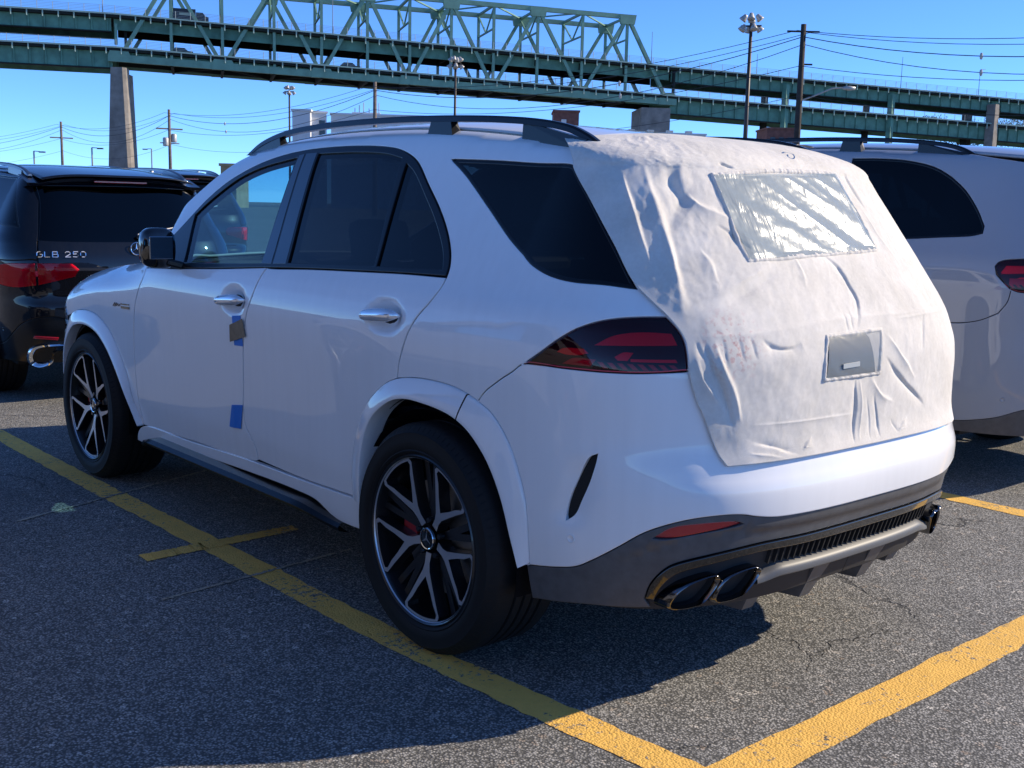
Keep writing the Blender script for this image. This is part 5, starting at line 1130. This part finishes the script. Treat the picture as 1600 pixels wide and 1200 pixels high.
for i, t in enumerate(tt):
    z = ztp(t)
    bpart('sway_strut', 'steel_green', lambda mb: mb.bar(bp(t, 0, z), bp(t, 15, z), .5, .5))
    bpart('sway_frame', 'steel_green', lambda mb: (mb.bar(bp(t, 0, z-5.2), bp(t, 15, z-5.2), .35, .35), mb.bar(bp(t, 0, z-.3), bp(t, 7.5, z-5.2), .3, .3), mb.bar(bp(t, 15, z-.3), bp(t, 7.5, z-5.2), .3, .3)))
    if i < len(tt)-1:
        t2 = tt[i+1]; a, b = ((0, 15) if i % 2 else (15, 0))
        bpart('lateral_brace', 'steel_green', lambda mb: mb.bar(bp(t, a, z), bp(t2, b, ztp(t2)), .35, .3))
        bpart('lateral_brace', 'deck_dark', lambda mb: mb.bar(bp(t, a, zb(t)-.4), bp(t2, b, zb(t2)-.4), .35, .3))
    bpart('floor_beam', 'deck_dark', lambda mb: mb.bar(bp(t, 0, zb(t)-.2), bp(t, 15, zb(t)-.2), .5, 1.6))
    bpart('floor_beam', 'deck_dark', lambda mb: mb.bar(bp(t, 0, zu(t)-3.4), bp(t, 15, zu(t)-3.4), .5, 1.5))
for t0, o in ((0, 0), (0, 14)):
    def pier(mb):
        V = []
        for z, h, w0, w1 in ((0, 0, -3.0, 2.3), (28.9, 1, -1.5, 1.5)):
            c = bp(t0, o, z); ex, ey = Vector((.80, -.60, 0)), Vector((.60, .80, 0))
            V += [c+ex*w0-ey*1.6, c+ex*(w1-.6)-ey*1.6, c+ex*w1-ey*1.0, c+ex*w1+ey*1.6, c+ex*w0+ey*1.6]
        mb.add(V, [(0, 1, 6, 5), (1, 2, 7, 6), (2, 3, 8, 7), (3, 4, 9, 8), (4, 0, 5, 9), (5, 6, 7, 8, 9)])
    bpart('pier', 'concrete', pier)
bpart('pier_wall', 'concrete', lambda mb: mb.add([bp(123.6, 3, z)+Vector((.80, -.60, 0))*a+Vector((.60, .80, 0))*b for z in (0, 26.0) for a, b in ((-3.7, -4), (3.4, -4), (3.4, 10), (-3.7, 10))], [(0, 1, 5, 4), (1, 2, 6, 5), (2, 3, 7, 6), (3, 0, 4, 7), (4, 5, 6, 7)]))
for t, w in ((157.8, 1.3), (188.2, 1.3)):
    bpart('column', 'steel_green2', lambda mb: mb.bar(bp(t, .2, 0), bp(t, .2, zu(t)-3.2), w, w))
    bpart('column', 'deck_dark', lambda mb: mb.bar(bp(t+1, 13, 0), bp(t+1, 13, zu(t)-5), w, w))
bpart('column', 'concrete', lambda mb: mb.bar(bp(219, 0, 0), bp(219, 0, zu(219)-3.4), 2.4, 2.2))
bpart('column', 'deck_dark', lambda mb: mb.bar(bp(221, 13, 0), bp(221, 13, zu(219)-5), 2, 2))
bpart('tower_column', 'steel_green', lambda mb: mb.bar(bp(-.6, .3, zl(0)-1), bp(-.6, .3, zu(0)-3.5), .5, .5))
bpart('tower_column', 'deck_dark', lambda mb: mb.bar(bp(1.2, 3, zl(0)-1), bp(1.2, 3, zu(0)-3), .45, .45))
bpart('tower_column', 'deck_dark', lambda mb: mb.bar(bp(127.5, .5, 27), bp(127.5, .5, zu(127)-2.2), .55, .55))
for t, h, arm in ((121, 6.2, 0), (149, 3.5, 0), (190, 6.4, 0), (213.5, 5.0, 1.6), (-3, 6.0, 0), (45, 6.0, 0)):
    o = empty('bridge_lamp', (0, 0, 0), 0, {121: 'street lamp on the bridge deck just past the truss end post', 149: 'short lamp post on the upper deck between flood mast and wooden pole', 190: 'lamp post with a small box standing on the upper deck over a steel column', 213.5: 'curved-arm street lamp near the end of the visible upper deck', -3: 'thin lamp post on the upper deck above the tapered pier', 45: 'thin lamp post on the upper deck inside the truss'}[t], 'street lamp', 'lamps on the bridge deck')
    p = bp(t, -.7, zu(t)-1.4); q = p+Vector((0, 0, h+1.2))
    MB().tube([p, q], [.10, .06], 6).build('post', M['steelpost'], o)
    k = MB(); k.tube([q, q+BE*arm*.4+Vector((0, 0, .35 if arm else 0)), q+BE*max(arm, .7)+Vector((0, 0, .4 if arm else 0))], .06, 6); k.build('arm', M['steelpost'], o)
def road_car(name, t, off, z, L, H, mat, label, cat, truck=False):
    root = empty(name, tuple(bp(t, off, z)), math.atan2(BE.y, BE.x), label, cat)
    b = MB()
    if truck:
        b.prism([(-L/2, .5), (L/2-1.5, .5), (L/2-1.5, H), (-L/2, H)], -1.2, 1.2, ((0, 0, 0), (1, 0, 0), (0, 0, 1), (0, -1, 0))); b.build('cargo_box', mat, root)
        MB().prism([(L/2-1.45, .5), (L/2+1.2, .5), (L/2+1.2, 1.5), (L/2+.5, 1.7), (L/2, H*.8), (L/2-1.45, H*.8)], -1.1, 1.1, ((0, 0, 0), (1, 0, 0), (0, 0, 1), (0, -1, 0))).build('cab', mat, root)
        MB().box((-.6, -1.24, H*.62), (2.4, .04, .5)).build('side_panel', M['rail_pale'], root)
    else:
        b.prism([(-L/2, .35), (L/2, .35), (L/2, .8), (L*.25, .95), (L*.1, H), (-L*.35, H), (-L/2, .95)], -.9, .9, ((0, 0, 0), (1, 0, 0), (0, 0, 1), (0, -1, 0))); b.build('body', mat, root)
        MB().prism([(L*.2, 1.0), (L*.09, H-.08), (-L*.33, H-.08), (-L*.42, 1.0)], .901, .91, ((0, 0, 0), (1, 0, 0), (0, 0, 1), (0, -1, 0))).build('side_glass', M['gloss'], root)
    for x in (-L*.3, L*.32):
        for y in (-.9, .9): MB().lathe([(0, -.12), (.36, -.12), (.36, .12), (0, .12)], 14, 'Y', (x, y, .36)).build('wheel', M['under'], root)
road_car('road_truck', 14.2, 3.2, zu(15)-1.75, 6.2, 3.0, simple('truck_navy', (.02, .03, .05), .5), 'dark truck driving along the upper bridge deck', 'truck', True)
road_car('road_car', 12.9, 3, zl(13)-1.75, 4.4, 1.5, simple('car_green', (.03, .07, .06), .4), 'dark green car on the lower bridge deck beside the first diagonal', 'car')
road_car('road_car', 49.3, 3, zl(49)-1.75, 4.4, 1.5, simple('car_dark', (.015, .02, .025), .4), 'near-black car on the lower bridge deck mid-truss', 'car')

# ---------------------------------------------------------------- masts, poles and wires
M['pole_wood'] = simple('pole_wood', (.045, .036, .03), .9, var=.3, vscale=6)
M['pole_wood2'] = simple('pole_wood_pale', (.16, .13, .11), .9, var=.3, vscale=6)
M['lamp_shell'] = simple('flood_shell', (.46, .45, .42), .45, metal=.3)
M['wire'] = simple('wire', (.03, .035, .045), .7)
def flood(x, y, z, label):
    gz = rise(y)
    o = empty('flood_mast', (x, y, gz), 0, label, 'floodlight', 'floodlight masts round the lot')
    MB().tube([(0, 0, 0), (0, 0, z-gz)], [.15, .085], 10).build('mast', M['mast'], o, smooth=True)
    MB().box((0, 0, z-gz-.15), (1.1, .08, .08), Matrix.Rotation(R(35), 3, 'Z')).box((0, 0, z-gz-.15), (.08, 1.1, .08), Matrix.Rotation(R(35), 3, 'Z')).build('cross_arm', M['mast'], o)
    k = 0
    for dz, rad, n0 in ((.26, .40, 4), (-.28, .46, 4)):
        for q in range(n0):
            a = R(35)+q*math.pi/2+(.35 if dz < 0 else 0); c = Vector((rad*math.cos(a), rad*math.sin(a), z-gz+dz))
            m = MB().lathe([(0, -.22), (.10, -.20), (.13, -.10), (.19, .08), (.21, .15), (0, .12)], 14)
            h = m.build('flood_head', M['lamp_shell'], o, smooth=True); h.location = c; h.rotation_euler = (R(205+12*(q % 2)), 0, a-math.pi/2)
M['mast'] = simple('mast_bronze', (.055, .045, .04), .5, metal=.3)
flood(47.09, 36.18, 11.56, 'tall bronze floodlight mast between the truss end and the wooden pole')
flood(52.49, 69.19, 12.65, 'floodlight mast standing in front of the truss, right of the white building')
flood(57.8, 104.84, 13.2, 'floodlight mast left of the pale office building')
POLES = [(36.2, 178.9, 9.4), (44.51, 135.79, 10.39), (44.92, 106.0, 10.35), (44.07, 67.95, 10.37), (44.87, 31.23, 10.72), (49.0, 5.5, 10.2)]
PL = ['faraway utility pole beyond the lot', 'utility pole left of the concrete pier', 'utility pole with transformer cans right of the concrete pier', 'utility pole in front of the pale office building', 'tall dark wooden utility pole with a street-lamp arm', 'wooden utility pole past the white SUV row']
for i, (x, y, z) in enumerate(POLES):
    gz = rise(y); o = empty('utility_pole', (x, y, gz), 0, PL[i], 'utility pole', 'utility poles along the road'); H = z-gz
    MB().tube([(-.05*0, 0, 0), (0, 0, H)], [.19, .13], 10).build('pole', M['pole_wood'] if i >= 4 else M['pole_wood2'], o, smooth=True)
    if i in (1, 2): MB().box((0, 0, H-1.9), (.12, 2.6, .14), Matrix.Rotation(R(80), 3, 'Z')).build('cross_arm', M['pole_wood2'], o)
    if i == 2:
        for dx, dz in ((.45, -3.2), (-.42, -3.6)): MB().lathe([(0, 0), (.26, 0), (.28, .1), (.28, .75), (.2, .85), (0, .86)], 14, c=(dx, 0, H+dz)).build('transformer', M['lamp_shell'], o, smooth=True)
        MB().box((0, 0, H-3.3), (2.0, .1, .1)).build('cross_arm', M['pole_wood2'], o)
    if i == 4:
        MB().box((0, 0, H-.35), (1.6, .08, .08), Matrix.Rotation(R(-40), 3, 'Z')).build('cross_arm', M['pole_wood'], o)
        MB().tube([(0, 0, H-3.7), (.5, -.45, H-3.45), (1.2, -1.05, H-3.05), (1.6, -1.4, H-3.0)], .045, 6).build('lamp_arm', M['lamp_shell'], o)
        MB().lathe([(0, -.32), (.08, -.3), (.12, 0), (.08, .3), (0, .32)], 10, 'X', (0, 0, 0)).build('lamp_head', M['lamp_shell'], o, smooth=True).matrix_local = Matrix.Translation((1.85, -1.6, H-3.02)) @ Matrix.Rotation(R(-40), 4, 'Z')
        MB().box((.35, -.1, H-1.9), (.5, .06, .08), Matrix.Rotation(R(-40), 3, 'Z')).build('bracket', M['pole_wood'], o)
def wire(a, b, sag, n=18):
    a, b = Vector(a), Vector(b); P = []
    for k in range(n+1):
        t = k/n; p = a.lerp(b, t); p.z -= sag*4*t*(1-t); P.append(p)
    return P
wset = empty('power_lines', (0, 0, 0), 0, 'overhead power lines slung between the utility poles', 'power line')
for i in range(len(POLES)-1):
    (x0, y0, z0), (x1, y1, z1) = POLES[i], POLES[i+1]
    for dx, dz, sag, r in ((-.5, -.35, 1.0, .016), (.5, -.35, 1.15, .016), (0, -.6, 1.5, .022), (.1, -.95, 1.9, .018), (-.1, -2.0, 1.1, .016), (.1, -3.4, 1.2, .013)):
        MB().tube(wire((x0+dx, y0, z0+dz), (x1+dx, y1, z1+dz), sag), r, 5).build('cable', M['wire'], wset)
        if dz in (-.6, -.95) and i >= 2:
            p = wire((x0+dx, y0, z0+dz), (x1+dx, y1, z1+dz), sag)[12 if i == 3 else 6]
            MB().lathe([(0, -.16), (.06, -.12), (.08, 0), (.06, .12), (0, .16)], 8, c=tuple(p)).build('line_spacer', M['lamp_shell'], wset)
def street_lamp(x, y, z, ang, label):
    o = empty('street_lamp', (x, y, rise(y)), R(ang), label, 'street lamp'); H = z-rise(y)
    MB().tube([(0, 0, 0), (0, 0, H)], [.07, .05], 8).build('post', M['steelpost'], o)
    MB().bar((0, 0, H), (.35, 0, H-.02), .07, .05).build('arm', M['steelpost'], o); MB().box((.52, 0, H-.05), (.36, .2, .08)).build('lamp_head', M['mast'], o)
street_lamp(20.5, 70.9, 4.3, -40, 'small grey street lamp beyond the black SUV roof, left of the pole')
street_lamp(23.3, 68.6, 4.6, -40, 'small grey street lamp between the leaning pole and the bridge pier')
street_lamp(34.5, 85.9, 5.5, 140, 'short street lamp right of the bridge pier')

# ---------------------------------------------------------------- far buildings and trees
M['office'] = simple('pale_cladding', (.62, .63, .64), .7, var=.05, vscale=.3)
M['brick'] = simple('brick_wall', (.17, .075, .06), .9, var=.25, vscale=1.2)
M['tan'] = simple('tan_wall', (.36, .27, .15), .9, var=.2, vscale=.8)
M['winglass'] = simple('window_glass', (.03, .04, .055), .1)
def building(name, p0, p1, depth, top, label, mat, cat='building'):
    """box building with its front face from p0 to p1 (plan) reaching back by depth"""
    a, b = Vector((*p0, 0)), Vector((*p1, 0)); e = (b-a); L = e.length; e.normalize(); n = Vector((-e.y, e.x, 0))
    if n.dot(Vector((1, 1, 0))) < 0: n = -n
    root = empty(name, tuple(a), math.atan2(e.y, e.x), label, cat)
    g = 1 if (Matrix(((e.x, n.x), (e.y, n.y))).determinant() > 0) else -1
    MB().box((L/2, g*depth/2, top/2), (L, depth, top)).build('wall', M[mat], root)
    MB().box((L/2, g*depth/2, top+.18), (L+.4, depth+.4, .36)).build('parapet', M[mat], root)
    return root, L, g, top
ob, L, g, tp = building('office_building', (107.1, 177.0), (124.5, 164.6), 22, 17.4, 'long pale office building with rooftop antennas under the bridge', 'office')
for k in range(2):
    for i in range(7): MB().box((2.2+i*2.7, -g*.02, tp-3.6-k*4.0), (1.9, .1, 1.0)).build('window', M['winglass'], ob)
for i, x in enumerate((4.2, 5.0, 5.8, 6.8, 7.9, 8.6)): MB().tube([(x, g*3, tp), (x, g*3, tp+1.6+.5*(i % 3))], .10, 6).build('antenna', M['lamp_shell'], ob)
MB().box((6.3, g*3, tp+.55), (5.2, 2, .4)).build('antenna_frame', M['office'], ob)
ob2, L, g, tp = building('stair_tower', (100.2, 178.9), (102.7, 176.9), 10, 17.7, 'narrow pale stair tower at the left end of the office building', 'office')
MB().box((L/2, -g*.03, tp-6), (L*.5, .1, 7)).build('wall_panel', M['office'], ob2)
ob3, L, g, tp = building('stair_tower', (103.6, 178.6), (106.5, 177.5), 8, 17.6, 'pale tower with a dark glazed strip beside the office building', 'office')
MB().box((L*.72, -g*.05, tp-5.5), (L*.34, .14, 8.5)).build('glazed_strip', M['winglass'], ob3)
bb, L, g, tp = building('brick_building', (149.8, 163.4), (153.6, 160.2), 8, 20.3, 'small red brick tower with one bright opening beyond the roof rail', 'brick')
MB().box((L*.40, -g*.05, tp-2.0), (1.0, .16, 1.1)).build('window', M['office'], bb)
MB().box((L*.5, -g*.05, tp-4.2), (4.6, .16, .5)).build('ledge', M['office'], bb)
rb, L, g, tp = building('brick_building', (190.0, 141.9), (194.6, 138.0), 10, 18.6, 'low red brick building under the bridge approach', 'brick')
for i in range(3): MB().box((1.2+i*1.8, -g*.05, tp-2.2), (1.0, .16, 1.1)).build('window', M['winglass'], rb)
tb, L, g, tp = building('tan_building', (66.4, 138.7), (68.0, 137.4), 8, 6.1, 'low tan building just beyond the windscreen pillar', 'tan')
MB().box((L*.5, -g*.05, tp-1.2), (L*.6, .16, .8)).build('window', M['winglass'], tb)
wb_, L, g, tp = building('warehouse', (153.8, 160.0), (176, 146.5), 14, 16.6, 'long low warehouse roof behind the covered SUV', 'office')
for i in range(6): MB().box((3+i*4, g*2, tp+.5), (1.2, 1.2, .8)).build('roof_unit', M['lamp_shell'], wb_)
M['leaf'] = simple('leaves', (.07, .10, .035), .8, var=.3, vscale=.4); M['bark'] = simple('bark', (.08, .06, .045), .9)
def tree(x, y, top, w, h, seed, label):
    g = np.random.default_rng(seed); o = empty('far_tree', (x, y, 0), 0, label, 'tree', 'trees beyond the bridge')
    mb = MB(); mb.tube([(0, 0, 0), (.3, 0, top-h*.5)], [.5, .25], 8)
    for q in range(7):
        a = g.uniform(0, 6.28); mb.tube([(.2, 0, top-h*.75), (w*.35*math.cos(a), w*.35*math.sin(a), top-h*g.uniform(.15, .5))], [.2, .06], 5)
    mb.build('trunk', M['bark'], o)
    V = []; F = []
    cl = [(g.uniform(-.38, .38)*w, g.uniform(-.38, .38)*w, top-h*g.uniform(.12, .75), g.uniform(.14, .26)*w) for _ in range(22)]
    for cx, cy, cz, r in cl:
        for _ in range(130):
            d = g.normal(0, 1, 3); d /= np.linalg.norm(d); p = np.array([cx, cy, cz])+d*r*g.uniform(.45, 1.05)*np.array([1, 1, .75]); u = g.normal(0, 1, 3); u /= np.linalg.norm(u); v = np.cross(u, d); s = g.uniform(.2, .42)
            b = len(V); V += [p-u*s, p+v*s*.6, p+u*s, p-v*s*.6]; F.append((b, b+1, b+2, b+3))
    mesh('crown', V, F, M['leaf'], o)
tree(397.8, 220.6, 39.5, 13, 12, 1, 'round green tree seen between the bridge decks above the right SUV')
tree(415.7, 205.1, 38.6, 26, 12, 2, 'wide green tree filling the gap right of the concrete column')
tree(404.6, 214.4, 37.0, 16, 11, 3, 'lower green tree left of the concrete column')
tree(403.0, 187.0, 37.4, 18, 12, 4, 'green tree at the far end of the lower deck')
